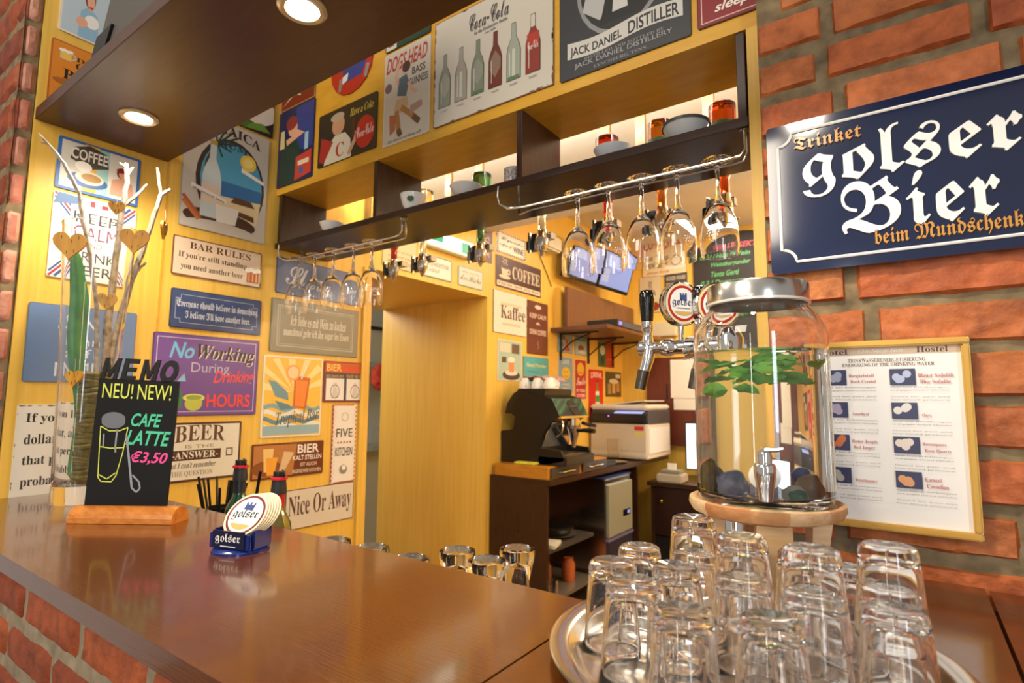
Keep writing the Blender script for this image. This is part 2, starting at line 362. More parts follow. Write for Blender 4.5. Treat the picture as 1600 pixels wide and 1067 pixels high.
# ================================================================== counter
t = thing('bar_counter', 'long glossy dark brown wooden bar counter with fine grain and a rounded edge', 'counter', (1, .5, 1.1))
def slab(name, pts, m, z0=1.072, z1=1.1):
    b = MB(); b.prism([(x-1, y-.5, z0-1.1) for x, y in pts], (0, 0, z1-z0), m); return b.build(name, t, bevel=.004)
slab('counter_top', [(-.32, .304), (1.6445, .304), (1.6445, .712), (.003, .712), (.003, .4), (-.32, .395)], TOP)
slab('counter_top', [(1.6475, .304), (2.0765, .304), (2.0765, 1.112), (1.753, 1.112), (1.753, 1.25), (1.6475, 1.25)], TOP)
slab('counter_top', [(2.0815, .304), (2.95, .304), (2.95, 1.112), (2.0815, 1.112)], TOP2, z1=1.098)
b = MB(); b.prism([(1.644-1, -.19, -.033), (2.082-1, -.19, -.033), (2.082-1, .61, -.033), (1.644-1, .61, -.033)], (0, 0, .004), BLK); b.build('joint_strip', t)
# bartender's lower worktop behind the counter
b = MB(); b.box(-.72, -.16, -.03, .72, .16, 0, mat('#8f8c86', .3, .8)); b.box(-.72, -.16, -.88, -.69, .16, -.03, DARKV); b.box(.69, -.16, -.88, .72, .16, -.03, DARKV)
o = b.build('lower_worktop'); o.location = (.745, .9, .91); tag(o, 'low steel worktop behind the bar counter carrying bottles and beer mugs', 'worktop')
# ================================================================== overhead canopy with downlights
cz = 2.16
b = MB(); b.box(.004, .446, cz, 2.9, .798, cz+.035, CANO); o = b.build('canopy_board', None, (1.4, .6, cz), bevel=.002); tag(o, 'broad dark brown overhead board with recessed round lights above the counter', 'canopy')
LENS = mat('#fff3d8', .3, 0, 14)
def downlight(x, label):
    t = thing('recessed_downlight', label, 'ceiling light', (x, .61, cz), group='downlights in the overhead board')
    b = MB(); b.lathe([(.0485, 0), (.0485, -.004), (.042, -.008), (.034, -.006), (.033, 0)], (0, 0, 0), mat('#d8c9a4', .25, .6), 32, closed=True); b.build('bezel', t)
    b = MB(); b.lathe([(.001, -.0055), (.018, -.005), (.0325, -.002)], (0, 0, 0), LENS, 32); b.build('lens', t); return t
downlight(.27, 'round glowing downlight nearer the yellow left wall, smaller in the photo')
downlight(1.04, 'round glowing downlight at the top edge of the photo, larger of two')
# loudspeaker lying on the canopy
t = thing('loudspeaker', 'dark grey wedge shaped loudspeaker lying on top of the overhead board', 'speaker', (.62, .60, cz+.036))
b = MB(); b.prism([(-.22, -.14, 0), (.30, -.14, 0), (.34, -.14, .34), (-.05, -.14, .34)], (0, .28, 0), mat('#55504a', .5)); b.build('cabinet', t, bevel=.006)
b = MB(); b.prism([(-.235, -.1465, 0), (-.15, -.1465, 0), (-.11, -.1465, .055), (-.20, -.1465, .055)], (0, .03, 0), BLK); b.build('foot', t)
b = MB(); b.lathe([(.085, 0), (.085, .006), (.07, .008), (.06, -.002), (.02, -.01), (.001, -.004)], (.12, -.1415, .15), mat('#1c1b1b', .6), 32, (0, -1, 0)); b.build('cone', t)
# ================================================================== pass-through shelf
t = thing('hanging_shelf', 'dark brown shelf with upright dividers hanging below the yellow fascia', 'shelf', (.88, 1.31, 1.953))
b = MB(); b.box(-.878, -.11, 0, .874, .14, .022, DARK); b.build('shelf_board', t, bevel=.0015)
for x in (.02, .577, 1.164, 1.742):
    b = MB(); b.box(x-.88-.009, -.106, .022, x-.88+.009, .1, .215, DARKV); b.build('divider', t, bevel=.001)
SH = 1.975
# crockery on the shelf
def bowl(name, r, h, x, y, label, cat, m=CER, foot=.5, dot=None, rim=None, tall=False):
    t = MB(); pr = [(r*foot, 0), (r*.98 if tall else r*.8, h*.4), (r, h), (r-.003, h), ((r*.98 if tall else r*.8)-.003, h*.42), (.002, .006), (.001, 0.0005)]
    t.lathe(pr+[(r*foot, 0)], (0, 0, 0), m, 28, capped=False); o = t.build(name); o.location = (x, y, SH); tag(o, label, cat)
    if rim: q = MB(); q.lathe([(r+.0006, h-.006), (r+.0006, h+.001), (r-.004, h+.001)], (0, 0, 0), rim, 28, capped=False); q.build('rim', o)
    if dot: q = MB(); q.lathe([(.011, 0), (.011, .0012), (.001, .0012)], (r*.52, -r*.77, h*.58), dot, 16, (.55, -.8, .25)); q.build('emblem', o)
    return o
def onshelf(px, py): p = az(px, py, SH); return p.x, min(max(p.y, 1.24), 1.4)
x, y = onshelf(510, 362); bowl('bowl', .045, .035, x, y, 'small white bowl in the left end compartment of the hanging shelf', 'bowl')
x, y = onshelf(570, 345); bowl('bowl', .045, .04, x-.02, 1.39, 'pale bowl in front of the bright gap left of the second divider', 'bowl')
x, y = onshelf(631, 326); o = bowl('cup', .042, .055, x, y, 'white cup with green emblem just right of the second shelf divider', 'cup', dot=mat('#3e6b3f', .4))
x, y = onshelf(716, 304); bowl('bowl', .05, .035, x, y, 'wide shallow grey white bowl near the middle of the shelf', 'bowl', mat('#d9d6d0', .2))
x, y = onshelf(798, 282); bowl('candle_glass', .03, .05, 1.115, y+.01, 'small patterned glass tumbler close beside the third shelf divider', 'candle holder', noisy('patterned_glass', '#6f5f58', '#d8cfc6', (1, 1, 1), 160, .15), .9, tall=True)
x, y = onshelf(940, 240); bowl('bowl', .05, .035, x, y+.02, 'grey bowl in front of the red bottles right of the third divider', 'bowl', mat('#cfd0d2', .2))
x, y = onshelf(1060, 211); bowl('bowl', .055, .045, x, y+.02, 'light grey bowl with dark rim at the right end of the shelf', 'bowl', mat('#c9c9c6', .2), rim=mat('#4d4a47', .3))
# ================================================================== wire glass racks and wine glasses
WR = mat('#cfcac2', .15, 1)
def rack(x0, x1, label, y0=1.206, y1=1.238, z=1.892):
    t = thing('glass_rack', label, 'glass rack', ((x0+x1)/2, 1.222, 1.953), group='wire racks under the hanging shelf'); c = (x0+x1)/2; zz = z-1.953
    for y in (y0, y1):
        b = MB(); yy = y-1.222; s = 1 if y == y1 else -1
        p = [(x0-c-.012, yy+s*.034, -.003), (x0-c-.014, yy+s*.034, zz*.5), (x0-c-.01, yy+s*.03, zz*.85), (x0-c+.004, yy+s*.014, zz), (x0-c+.05, yy, zz)]
        p += [(x1-c-.03, yy, zz), (x1-c-.008, yy*.9, zz+.002), (x1-c, yy*.6, zz+.016), (x1-c, yy*.6, -.003)]
        b.tube(p, .0032, WR); b.build('rail', t)
    b = MB(); b.lathe([(.012, -.004), (.014, 0)], (x1-c, 0, 0), CHRD, 16); b.build('flange', t)
    return t
rack(.09, .70, 'chrome wire rack at the left carrying five small looking wine glasses')
rack(1.13, 1.742, 'chrome wire rack at the right carrying five large wine glasses')
def wineglass(x, y, label, grp, ry=0, rot=0):
    t = thing('wine_glass', label, 'wine glass', (x, y, 1.8992), rot, grp)
    b = MB()                                             # hangs upside down: foot on top, bowl below
    out = [(.0385, -.121), (.0408, -.1), (.0403, -.075), (.0362, -.045), (.025, -.017), (.011, -.002), (.006, .012), (.0045, .045), (.0045, .075), (.008, .083), (.033, .0885), (.034, .0905)]
    sc = lambda L: [(r, (z-.0905)+.0) for r, z in L]
    b.lathe(sc(out)+sc([(.033, .0918), (.0008, .0925)]), (0, 0, 0), GL, 36, capped=False)
    b.lathe(sc([(.0008, -.0005), (.006, -.003), (.0225, -.018), (.0350, -.046), (.0391, -.075), (.0396, -.1), (.0373, -.121), (.0385, -.121)]), (0, 0, 0), GL, 36, capped=False)
    b.build('glass', t)
    e = MB()
    for k in range(14):                                  # etched mark on the bowl
        a = -PI/2+(-.32+.64*k/13); r = .0409; z = -.17+.006*math.sin(k*2.1)
        e.lathe([(.0016, 0), (.0001, .0004)], (r*math.cos(a), r*math.sin(a), z), WHT, 6, (math.cos(a), math.sin(a), 0))
    for k in range(12):
        a0 = 2*PI*k/12; a = -PI/2+.22*math.cos(a0); z = -.178+.011*math.sin(a0); r = .0410
        e.lathe([(.0012, 0), (.0001, .0004)], (r*math.cos(a), r*math.sin(a), z), WHT, 6, (math.cos(a), math.sin(a), 0))
    e.build('etched_mark', t)
    return t
gx = [(1.334, 'farthest left'), (1.420, 'second from left'), (1.506, 'middle one'), (1.592, 'second from right'), (1.682, 'farthest right')]
wg = None
for i, (x, nme) in enumerate(gx):
    lb = 'wine glass hanging upside down on the right rack, %s of the five' % nme
    if wg is None: wg = wineglass(x, 1.222, lb, 'wine glasses on the right rack', rot=.2)
    else: dup(wg, (x, 1.222, 1.8992), lb, .2+[0, .9, 1.6, .75, -.25][i])
for i, x in enumerate((.13, .236, .345, .455, .55)):
    dup(wg, (x, 1.222, 1.8992), 'wine glass hanging upside down on the left rack, %s of the five' % gx[i][1], .3*i, 'wine glasses on the left rack')
# ================================================================== optics: bottles hanging upside down behind the shelf
oy = 1.56
t = thing('bottle_rail', 'rear bar rail with brown upright slats holding the upside down spirit bottles', 'rail', (.9, 1.62, 1.95))
b = MB(); b.box(-.88, -.01, .12, .84, .01, .14, CHRD); b.build('rail', t)
SL = noisy('slat_wood', '#5f4216', '#75531e', (40, 40, 2), 3, .4)
for i, px in enumerate((575, 700, 748, 945, 1000, 1108)):
    x = ay(px, 250, 1.61).x-.9; b = MB(); b.box(x-.016, -.008, .10, x+.016, .006, .40, SL); b.build('slat', t)
OPT = [(.275, '#8d2416', 'hidden behind the left glasses'), (.44, '#d8d2bd', 'second from the left'), (.735, '#3f6b3a', 'right of the lit sign'), (1.0, '#e4dcc4', 'below the third divider'), (1.245, '#a01c10', 'behind the right rack'), (1.42, '#b5651d', 'with amber spirit'), (1.60, '#b8450e', 'farthest right')]
for i, (x, c, nme) in enumerate(OPT):
    d = thing('optic_dispenser', 'chrome and black spirit dispenser hanging below the shelf, '+nme, 'dispenser', (x, oy, 1.945), group='spirit dispensers behind the shelf')
    b = MB(); b.box(-.045, .015, -.03, -.012, .045, .0, BLK, .003); b.box(-.05, -.005, -.062, -.016, .03, -.028, BLK, .003); b.box(-.035, .03, -.02, .03, .062, 0, CHRD); b.build('bracket', d)
    b = MB(); b.box(-.034, -.016, -.075, -.026, -.006, -.005, CHR); b.build('guide_bar', d)
    b = MB(); b.lathe([(.016, 0), (.017, -.02), (.02, -.024), (.02, -.058), (.015, -.064), (.011, -.075), (.004, -.09)][::-1], (.012, 0, 0), CHR, 20); b.build('valve', d)
    b = MB(); b.lathe([(.0205, -.054), (.0212, -.052), (.0212, -.03), (.0205, -.028)], (.012, 0, 0), mat('#c9a06a' if i in (4, 5, 6) else '#b9b3a6', .1, .3), 20, capped=False); b.build('measure', d)
    b = MB(); b.tube([(.012, -.01, -.07), (.03, -.02, -.078), (.055, -.03, -.085)], .003, CHRD); b.build('lever', d)
    q = thing('spirit_bottle', 'upside down spirit bottle above the shelf, '+nme, 'bottle', (x+.012, oy, 1.946), group='upside down bottles behind the shelf')
    b = MB(); b.lathe([(.013, 0), (.013, .04), (.016, .05), (.036, .09), (.037, .10), (.037, .255), (.03, .262), (.001, .258)], (0, 0, 0), glass('bottle_tint_'+c, c), 24); b.build('glass', q)
    b = MB(); b.lathe([(.0374, .13), (.0374, .2)], (0, 0, 0), mat(['#d8c9a0', '#c9b98f', '#b9a070', '#c8b98a', '#e0d3a8', '#2f5a46', '#2f5a46'][i], .5), 24, capped=False); b.build('paper_label', q)
# ================================================================== signs on the left wall
X = ('x', 0.0); FY = ('y', 1.2); BY = ('y', 4.46)
SKIN = '#e2a98a'; RED = '#c4251f'; CRM = '#e9dfc8'; BRN = '#5a2f22'; INK = '#2a2522'
def figure(g, u, v, s, top, hair, skin=SKIN, legs=None):     # simple seated half figure
    g.poly(top, (u-.16*s, v-.3*s), (u+.17*s, v-.3*s), (u+.13*s, v+.02*s), (u+.03*s, v+.08*s), (u-.05*s, v+.08*s), (u-.14*s, v+.02*s))
    g.ell(hair, u, v+.2*s, .085*s, .125*s); g.ell(skin, u+.01*s, v+.18*s, .065*s, .1*s); g.rect(skin, u-.02*s, v+.06*s, u+.035*s, v+.12*s)
    g.poly(hair, (u-.075*s, v+.2*s), (u+.08*s, v+.23*s), (u+.06*s, v+.3*s), (u-.04*s, v+.32*s), (u-.09*s, v+.27*s))
    return g
def bottle2d(g, c, u, v0, v1, w, cap=None, label=None):
    h = v1-v0; g.poly(c, (u-w, v0), (u+w, v0), (u+w, v0+h*.5), (u+w*.8, v0+h*.62), (u+w*.35, v0+h*.76), (u+w*.32, v1), (u-w*.32, v1), (u-w*.35, v0+h*.76), (u-w*.8, v0+h*.62), (u-w, v0+h*.5))
    if label: g.rect(label, u-w, v0+h*.18, u+w, v0+h*.42)
    if cap: g.rect(cap, u-w*.38, v1-h*.06, u+w*.38, v1)
    return g
def cup2d(g, c, u, v, s, sau=True, drink=None):
    r = s*g.h/g.w
    if sau: g.ell(c, u, v-s*.45, r*.85, s*.18)
    g.poly(c, (u-r*.55, v+s*.35), (u+r*.55, v+s*.35), (u+r*.42, v-s*.2), (u+r*.2, v-s*.42), (u-r*.2, v-s*.42), (u-r*.42, v-s*.2)); g.ring(c, s*.13/1, u+r*.58, v+s*.05, r*.2, s*.2)
    if drink: g.ell(drink, u, v+s*.35, r*.5, s*.1)
    return g
def steam(g, c, u, v, s, n=3):
    for k in range(n): g.line(c, .02, *[(u+(k-n/2+.5)*.06+.02*math.sin(j*1.3), v+s*j/8) for j in range(9)])
def mug2d(g, u, v, s, c='#d9822f', foam='#f5efe2'):
    r = s*g.h/g.w; g.ring('#c9b8a0', s*.16, u+r*.5, v, r*.28, s*.28); g.rect('#c9b8a0', u-r*.46, v-s*.5, u+r*.46, v+s*.4); g.rect(c, u-r*.4, v-s*.44, u+r*.4, v+s*.3)
    for k in range(3): g.rect('#efb36a', u-r*.3+k*r*.25, v-s*.36, u-r*.22+k*r*.25, v+s*.2)
    for k in range(4): g.ell(foam, u-r*.36+k*r*.24, v+s*(.36+.06*(k % 2)), r*.2, s*.15)
# --- above the canopy
g = Sign('sign', 'tin sign of a woman drinking from a white cup, top left above the loudspeaker', 'sign', X, (101, -70), (178, 84), '#b9cbd6', '#e6dcc8', .006)
figure(g, .5, .35, 1.1, '#8fb7d2', '#6d2d1c'); g.ell(WHT, .55, .27, .13, .09); g.ell(SKIN, .38, .22, .1, .07); g.ell(RED, .52, .46, .035, .015); g.done()
g = Sign('sign', 'orange beer sign with dark lettering beside the brick edge above the overhead board', 'sign', X, (81, 58), (172, 190), '#dd8620', '#b5631a', .004)
mug2d(g, .22, .8, .16, '#f2c84a'); [g.txt('#3a2413', t, .38, v, 1.0 if t != 'BEER' else .98, v+h, 's') for t, v, h in (('DRINK', .76, .07), ('GOOD', .63, .11))]
g.txt('#20160f', 'BEER', .2, .42, .95, .58, 's'); g.txt('#20160f', 'FRESH', .2, .1, .95, .24, 's'); g.ell('#a8641a', .25, .36, .2, .05); g.done()
# --- lower left block
g = Sign('sign', 'blue bordered coffee sign with cup and woman just under the overhead board', 'sign', X, (92, 211), (214, 324), '#7fb6c9', '#3a6fb7', .013)
g.rect('#dcd9cc', .04, .05, .30, .95); g.rect('#e9b83e', .30, .05, .48, .97); g.rect('#e4dfd2', .56, .05, .96, .95); g.rect('#9fd0cc', .46, .05, .60, .95)
g.poly('#4a4038', (.14, .62), (.18, .86), (.36, .96), (.56, .88), (.6, .6), (.38, .5)); g.txt('#efe9da', 'COFFEE', .15, .64, .58, .86, 'b', ext=0)
g.ell('#3b66ad', .36, .26, .24, .14); g.ell('#efe6cf', .38, .32, .17, .13); g.ell('#b9883e', .4, .33, .12, .08); g.ell('#fbf7ea', .3, .52, .1, .1)
figure(g, .78, .4, .95, '#dca48a', '#8b2a1e'); g.done()
g = Sign('sign', 'white union flag sign with stacked slogan behind the branches in the vase', 'sign', X, (84, 297), (203, 450), '#e6e1d6', None)
for a, b in (((.0, .0), (1, 1)), ((0, 1), (1, 0))): g.line('#3d5a92', .2, a, b); g.line('#efeae0', .1, a, b); g.line('#a83a45', .05, a, b)
g.rect('#e9e4da', .2, 0, .8, 1)
g.poly('#51719f', (0, .86), (.3, .9), (.34, .98), (.05, 1)); g.poly('#b03a48', (.42, .90), (.48, .90), (.48, .97), (.42, .97)); g.rect('#b03a48', .56, .9, .64, .95)
[g.txt(c, t, u0, v, u1, v+h, 'n') for t, c, u0, u1, v, h in (('KEEP', '#33383f', .24, .78, .71, .11), ('CALM', '#7c3a5e', .22, .8, .52, .15), ('AND', '#b03a48', .36, .6, .42, .06), ('DRINK', '#33383f', .2, .8, .24, .12), ('BEER', '#33383f', .24, .76, .07, .12))]; g.done()
g = Sign('sign', 'slate blue sign with large pale letters behind the lower half of the glass vase', 'sign', X, (45, 471), (205, 600), '#6d86ad', '#5a6b88', .002)
[g.txt('#e4e8ee', t, u0, v, u1, v+h, 'n') for t, u0, u1, v, h in (('SSN', .26, .62, .68, .2), ('kann', .28, .66, .48, .12), ('auf', .28, .58, .32, .12), ('NML', .26, .68, .08, .18))]; g.done()
g = Sign('sign', 'cream wall sign with four lines of dark serif text behind the vase foot', 'sign', X, (27, 632), (150, 768), '#e9e4d6', None); g.worn('#6d5238', 26, 3, .02)
g.lines('#37322c', ['If you lend a', 'dollar, and see', 'that person no', 'probably worth'], .1, 1.0, .96, .06, 's', .46); g.done()
# --- middle block
jr = ax(411.8, 382.6, 0); jt = ax(422.7, 221, 0); jl = ax(278, 349, 0)
g = Sign('sign', 'tall rum poster sign with bottle, palm beach and sun partly hidden by the overhead board', 'sign', X, None, None, '#c9c4ba', '#a8a49c', .002, world=((0, jl.y, jt.z+.002), (0, jr.y, jr.z)))
g.ell('#3f2e24', .55, .46, .41, .40); g.ell('#4f9fc4', .56, .47, .37, .36); g.poly('#2f6fa8', (.24, .34), (.92, .34), (.92, .47), (.22, .47)); g.poly('#e6d3a8', (.3, .15), (.88, .15), (.92, .36), (.4, .33))
g.ell('#f2d04a', .74, .70, .1); g.ell('#f7e28a', .74, .70, .06)
for k in range(7): a = .3+k*.5; g.line('#2c4a36', .016, (.36, .78), (.36+.24*math.cos(a-1.6), .78+.16*math.sin(a-1.0)))
g.line('#4b3a2a', .02, (.22, .35), (.25, .6), (.34, .78)); g.poly('#5f452f', (.55, .3), (.85, .3), (.8, .35), (.6, .36)); g.poly('#5f452f', (.6, .2), (.85, .17), (.84, .22), (.62, .24))
g.ell('#4a3329', .45, .11, .42, .09); g.ell('#c9c3b8', .45, .04, .43, .06)
bottle2d(g, '#c8d6d6', .32, .12, .8, .11, '#b99a4a', '#e2cfb8'); g.poly('#e8e4da', (.4, .1), (.62, .1), (.66, .25), (.38, .25)); g.line('#b5623a', .03, (.02, .26), (.22, .1)); g.line('#c8763f', .03, (.02, .22), (.2, .08))
g.poly('#efece4', (.1, .34), (.5, .27), (.5, .31), (.1, .38)); g.poly('#efece4', (.66, .6), (.95, .54), (.95, .57), (.66, .64)); g.txt('#3b3a3a', 'the natural taste', .12, .335, .48, .352, 'b', rise=-.06)
g.txt('#2f2927', 'JAMAICA', .12, .84, .88, .93, 's', arc=.045); g.txt('#2b3c4e', 'RUM', .38, .76, .72, .82, 's', arc=.015); g.done()
g = Sign('sign', 'sign corner with green leaves and a white oval above the rum poster', 'sign', X, None, None, '#2e2622', None, world=((0, jl.y+.1, jt.z+.16), (0, jr.y+.012, jt.z+.012)))
g.ell('#e9e4d8', .7, .62, .34, .4); g.poly('#4c7a2f', (.1, .05), (.5, .0), (.62, .2), (.3, .34)); g.poly('#6d9a3c', (.5, .02), (.95, .1), (.8, .28), (.6, .2)); g.poly('#3f6b2a', (.0, .2), (.3, .3), (.2, .5), (.0, .5)); g.done()
g = Sign('sign', 'rusty beige bar rules sign with a foaming beer mug in its corner', 'sign', X, (270.4, 365.8), (405.3, 450.9), '#ddc7ac', '#7b4a34', .004); g.worn('#8a4f36', 22, 5, .04)
g.txt('#6b3f2f', 'BAR RULES', .17, .72, .86, .9, 's'); g.txt('#4b3931', "If you're still standing", .06, .43, .82, .62, 's'); g.txt('#4b3931', 'you need another beer', .09, .14, .78, .33, 's'); mug2d(g, .9, .3, .42, '#b5582c'); g.done()
g = Sign('sign', 'dark blue sign with two lines of gothic lettering in a cut corner border', 'sign', X, (267.3, 448.7), (405, 524.7), '#2b4678', '#1d2b49', .003)
c = '#aebdc9'; g.line(c, .012, (.1, .14), (.9, .14), (.9, .24), (.95, .24), (.95, .76), (.9, .76), (.9, .86), (.1, .86), (.1, .76), (.05, .76), (.05, .24), (.1, .24), (.1, .14))
g.txt('#d8dfe4', 'Everyone should believe in something.', .06, .5, .96, .74, 'f'); g.txt('#d8dfe4', "I believe I'll have another beer.", .15, .22, .87, .46, 'f'); g.done()
g = Sign('sign', 'purple sign about not working with light blue, black, red and green lettering', 'sign', X, (239.7, 517.6), (398, 647.5), '#6a4591', '#4f3170', .003)
g.frame('#cfc4d8', .008, .035, .05, .965, .95); g.txt('#6cb6df', 'No', .14, .70, .36, .9, 'o'); g.txt('#d9cfbc', 'Working', .395, .655, .965, .885, 'i', rise=-.02); g.txt('#1c1518', 'Working', .385, .665, .955, .895, 'i', rise=-.02)
g.txt('#b9b3c4', 'During', .34, .5, .70, .66, 'n', rise=.0); g.txt('#e2484a', 'Drinking', .55, .36, .97, .56, 'o', rise=.03); g.txt('#e8402c', 'HOURS', .50, .1, .93, .27, 'b')
g.ell('#d4d66a', .38, .22, .10, .05); g.ell('#b9bf4f', .38, .15, .08, .09); g.ell('#8fa043', .38, .225, .07, .03); g.poly('#2f7a4d', (.17, .1), (.28, .1), (.27, .3), (.2, .36)); g.poly('#7fb9d8', (.22, .42), (.3, .42), (.28, .52)); g.done()
g = Sign('sign', 'brown edged beer sign naming an answer and a question beside the memo board', 'sign', X, (261, 661), (371.8, 743.5), '#e2dccb', '#4a2a20', .007); g.worn('#4a2a20', 16, 8, .03)
g.txt('#5a352b', 'BEER', .1, .66, .76, .93, 's', arc=.03); g.txt('#8b7a6c', 'IS THE', .24, .56, .62, .62, 'n'); g.rect('#4a2a22', .04, .36, .72, .53); g.txt('#e9e2d2', '-ANSWER-', .08, .39, .68, .51, 's'); g.txt('#6b5348', "but I can't remember", .04, .23, .66, .33, 'i'); g.txt('#9a8a7c', 'THE QUESTION', .08, .08, .62, .18, 's'); g.frame('#6b5348', .02, .8, .4, .88, .52); g.done()
g = Sign('sign', 'slate blue sign with white script partly behind the left wine glasses', 'sign', X, (432.3, 400.4), (560.2, 479), '#66769c', '#3f4660', .003); g.txt('#d8dbe6', 'Slow', .1, .3, .62, .82, 'c'); g.done()
g = Sign('sign', 'olive grey sign with two lines of white script inside a double border', 'sign', X, (424, 464.4), (556.7, 559.3), '#878270', '#6a6656', .003)
g.frame('#cbc8b8', .012, .07, .12, .93, .88); g.frame('#cbc8b8', .006, .09, .16, .91, .84); g.txt('#e0dccd', 'Ich liebe es mit Wein zu kochen', .2, .52, .84, .72, 'i'); g.txt('#e0dccd', 'manchmal gebe ich ihn sogar ins Essen', .13, .28, .88, .48, 'i'); g.done()
g = Sign('sign', 'square tropical cocktail sign with orange drink, sun rays and blue waves', 'sign', X, (412.2, 554.2), (498.8, 679.4), '#efc04c', '#e9e2cf', .006)
for k in range(7): a = .2+k*.45; g.poly('#f4dd96', (.5, .55), (.5+.62*math.cos(a), min(.97, .55+.5*math.sin(a))), (.5+.62*math.cos(a+.2), min(.97, .55+.5*math.sin(a+.2))))
for k in range(4): g.line(('#7fa6b2', '#e4e6da', '#5f8a9a', '#e4e6da')[k], .05, *[(.03+.94*j/14, .36-.075*k+.03*math.sin(j*.9+k)) for j in range(15)])
g.rect('#8fb0b8', .03, .03, .97, .14); g.poly('#6f96a4', (.08, .7), (.2, .68), (.4, .55), (.42, .45), (.2, .5)); g.poly('#5a8496', (.2, .45), (.42, .4), (.5, .35), (.3, .33))
g.poly('#c9662a', (.5, .36), (.72, .34), (.78, .74), (.5, .76)); g.poly('#f0883a', (.53, .38), (.69, .37), (.74, .7), (.53, .71)); g.ell('#f2a95c', .48, .8, .12); g.ell('#f6d3a0', .48, .8, .09); g.line('#e4e2d8', .02, (.62, .72), (.74, .93))
g.txt('#5b5f66', 'Tropical Bar', .22, .1, .96, .3, 'i', rise=.06); g.done()
g = Sign('sign', 'small red framed beer sign with two white drawn panels by the doorway', 'sign', X, (506.3, 563.3), (568.5, 628.2), '#2c3450', '#8a2f22', .006)
g.rect('#c8501f', .03, .72, .97, .97); g.txt('#f4d36a', 'BIER', .06, .76, .4, .93, 'b'); g.txt('#e8402c', 'formschön trinken', .42, .79, .95, .87, 'i'); g.txt('#d8b25a', 'MILCHMÄDCHEN', .04, .6, .46, .69, 's'); g.txt('#d8b25a', 'MACHT SIE FROH', .52, .6, .97, .69, 's')
for u in (.05, .53): g.rect('#e9e6e0', u, .05, u+.42, .58); g.ell('#d7cfc6', u+.21, .42, .05); g.poly('#cfc8c0', (u+.12, .1), (u+.3, .1), (u+.25, .36), (u+.17, .36)); g.ring('#6d6a68', .02, u+.21, .26, .1, .16)
g.done()
g = Sign('sign', 'narrow upright kitchen sign with red checked border beside the doorway', 'sign', X, (520, 632), (552, 751), '#ece6da', '#a84a42', .005)
for k in range(18): g.rect('#e9d8d0', .0, k/18, .13, k/18+.027); g.rect('#e9d8d0', .87, k/18+.027, 1, k/18+.054)
g.txt('#33302c', 'FIVE', .16, .58, .84, .69, 'n'); g.txt('#a8322c', '★★★★★', .18, .5, .82, .53, 'n'); g.txt('#33302c', 'KITCHEN', .14, .34, .86, .45, 'n'); g.ring('#b3aaa0', .008, .5, .84, .14); g.ell('#8d8780', .5, .17, .16); g.ell('#ece6da', .52, .19, .09); g.done()
bl = ax(393.3, 694.5, 0); bb = ax(502.7, 738.5, 0)
g = Sign('sign', 'brown photo sign with beer glasses and white capitals above the nice sign', 'sign', X, (393.3, 694.8), (502.7, 738.5), '#6a2f18', None)
g.poly('#b5763f', (.02, .05), (.55, .05), (.6, .95), (.02, .95)); g.ell('#8a4a24', .2, .3, .2, .22); g.poly('#e9c47a', (.16, .2), (.26, .2), (.28, .85), (.14, .85)); g.poly('#f0a63a', (.2, .1), (.3, .1), (.34, .6), (.18, .6)); g.poly('#d9b98a', (.36, .2), (.44, .2), (.56, .7), (.42, .75))
g.txt('#efe6dc', 'BIER', .61, .66, .93, .92, 'b'); g.txt('#efe6dc', 'KALT STELLEN', .55, .46, .97, .6, 'b'); g.txt('#d8c8b8', 'IST AUCH', .66, .27, .9, .38, 'b'); g.txt('#d8c8b8', 'IRGENDWIE KOCHEN', .55, .08, .97, .19, 'b'); g.done()
g = Sign('sign', 'long distressed white sign with thin dark serif words low on the wall', 'sign', X, (446, 766.8), (550, 808.2), '#d9cfbd', '#6b4a3c', .003); g.worn('#9a7a62', 20, 4, .05); g.txt('#5a3a33', 'Nice Or Away', .04, .2, .96, .84, 's'); g.done()
# --- around and beyond the doorway
g = Sign('sign', 'parchment coloured sign above the left half of the doorway', 'sign', X, (598, 352), (649, 427.5), '#cdb98a', '#b39c6a', .003); g.lines('#8d7650', ['Recipe of love', 'and good wine', 'with friends'], .15, .85, .5, .1, 'i'); g.done()
g = Sign('sign', 'cream cocktail sign with grey rim above the middle of the doorway', 'sign', X, (660, 394.7), (704.4, 441.6), '#e2ddc9', '#77806f', .006); g.txt('#6d6a5c', 'SUMMERTIME', .1, .52, .9, .72, 's'); g.txt('#8b8a78', 'Cocktail', .12, .26, .56, .46, 'i'); g.done()
g = Sign('sign', 'cream kitchen sign with blue grey rim above the right end of the doorway', 'sign', X, (715.6, 414), (753, 454.7), '#d8d2c0', '#8fa39a', .006); g.txt('#5b564c', 'der Küche', .08, .3, .92, .62, 'c'); g.txt('#9a9484', 'die Seele', .14, .7, .86, .8, 'i'); g.done()
g = Sign('sign', 'narrow brown sign with pale ornate letters right of the lit emergency sign', 'sign', X, (745, 353), (768, 412.5), '#6b3a2a', None)
g.line('#cdb79a', .03, (.3, .84), (.25, .74), (.5, .7), (.75, .78), (.8, .68)); g.line('#cdb79a', .03, (.2, .7), (.5, .64), (.8, .6)); g.txt('#cdb79a', 'DER', .28, .48, .72, .54, 's'); g.line('#cdb79a', .03, (.2, .4), (.5, .34), (.8, .38)); g.line('#cdb79a', .03, (.25, .3), (.55, .2), (.75, .28), (.8, .16)); g.txt('#cdb79a', 'Tag', .2, .2, .8, .36, 'f'); g.done()
g = Sign('sign', 'white wine sign with black checked border above the brown coffee sign', 'sign', X, (775.6, 359), (820, 408.4), '#ebe6d8', None)
for k in range(14):
    g.rect('#26231f', k/14, .0, k/14+.036, .07); g.rect('#26231f', k/14+.036, .93, k/14+.07, 1)
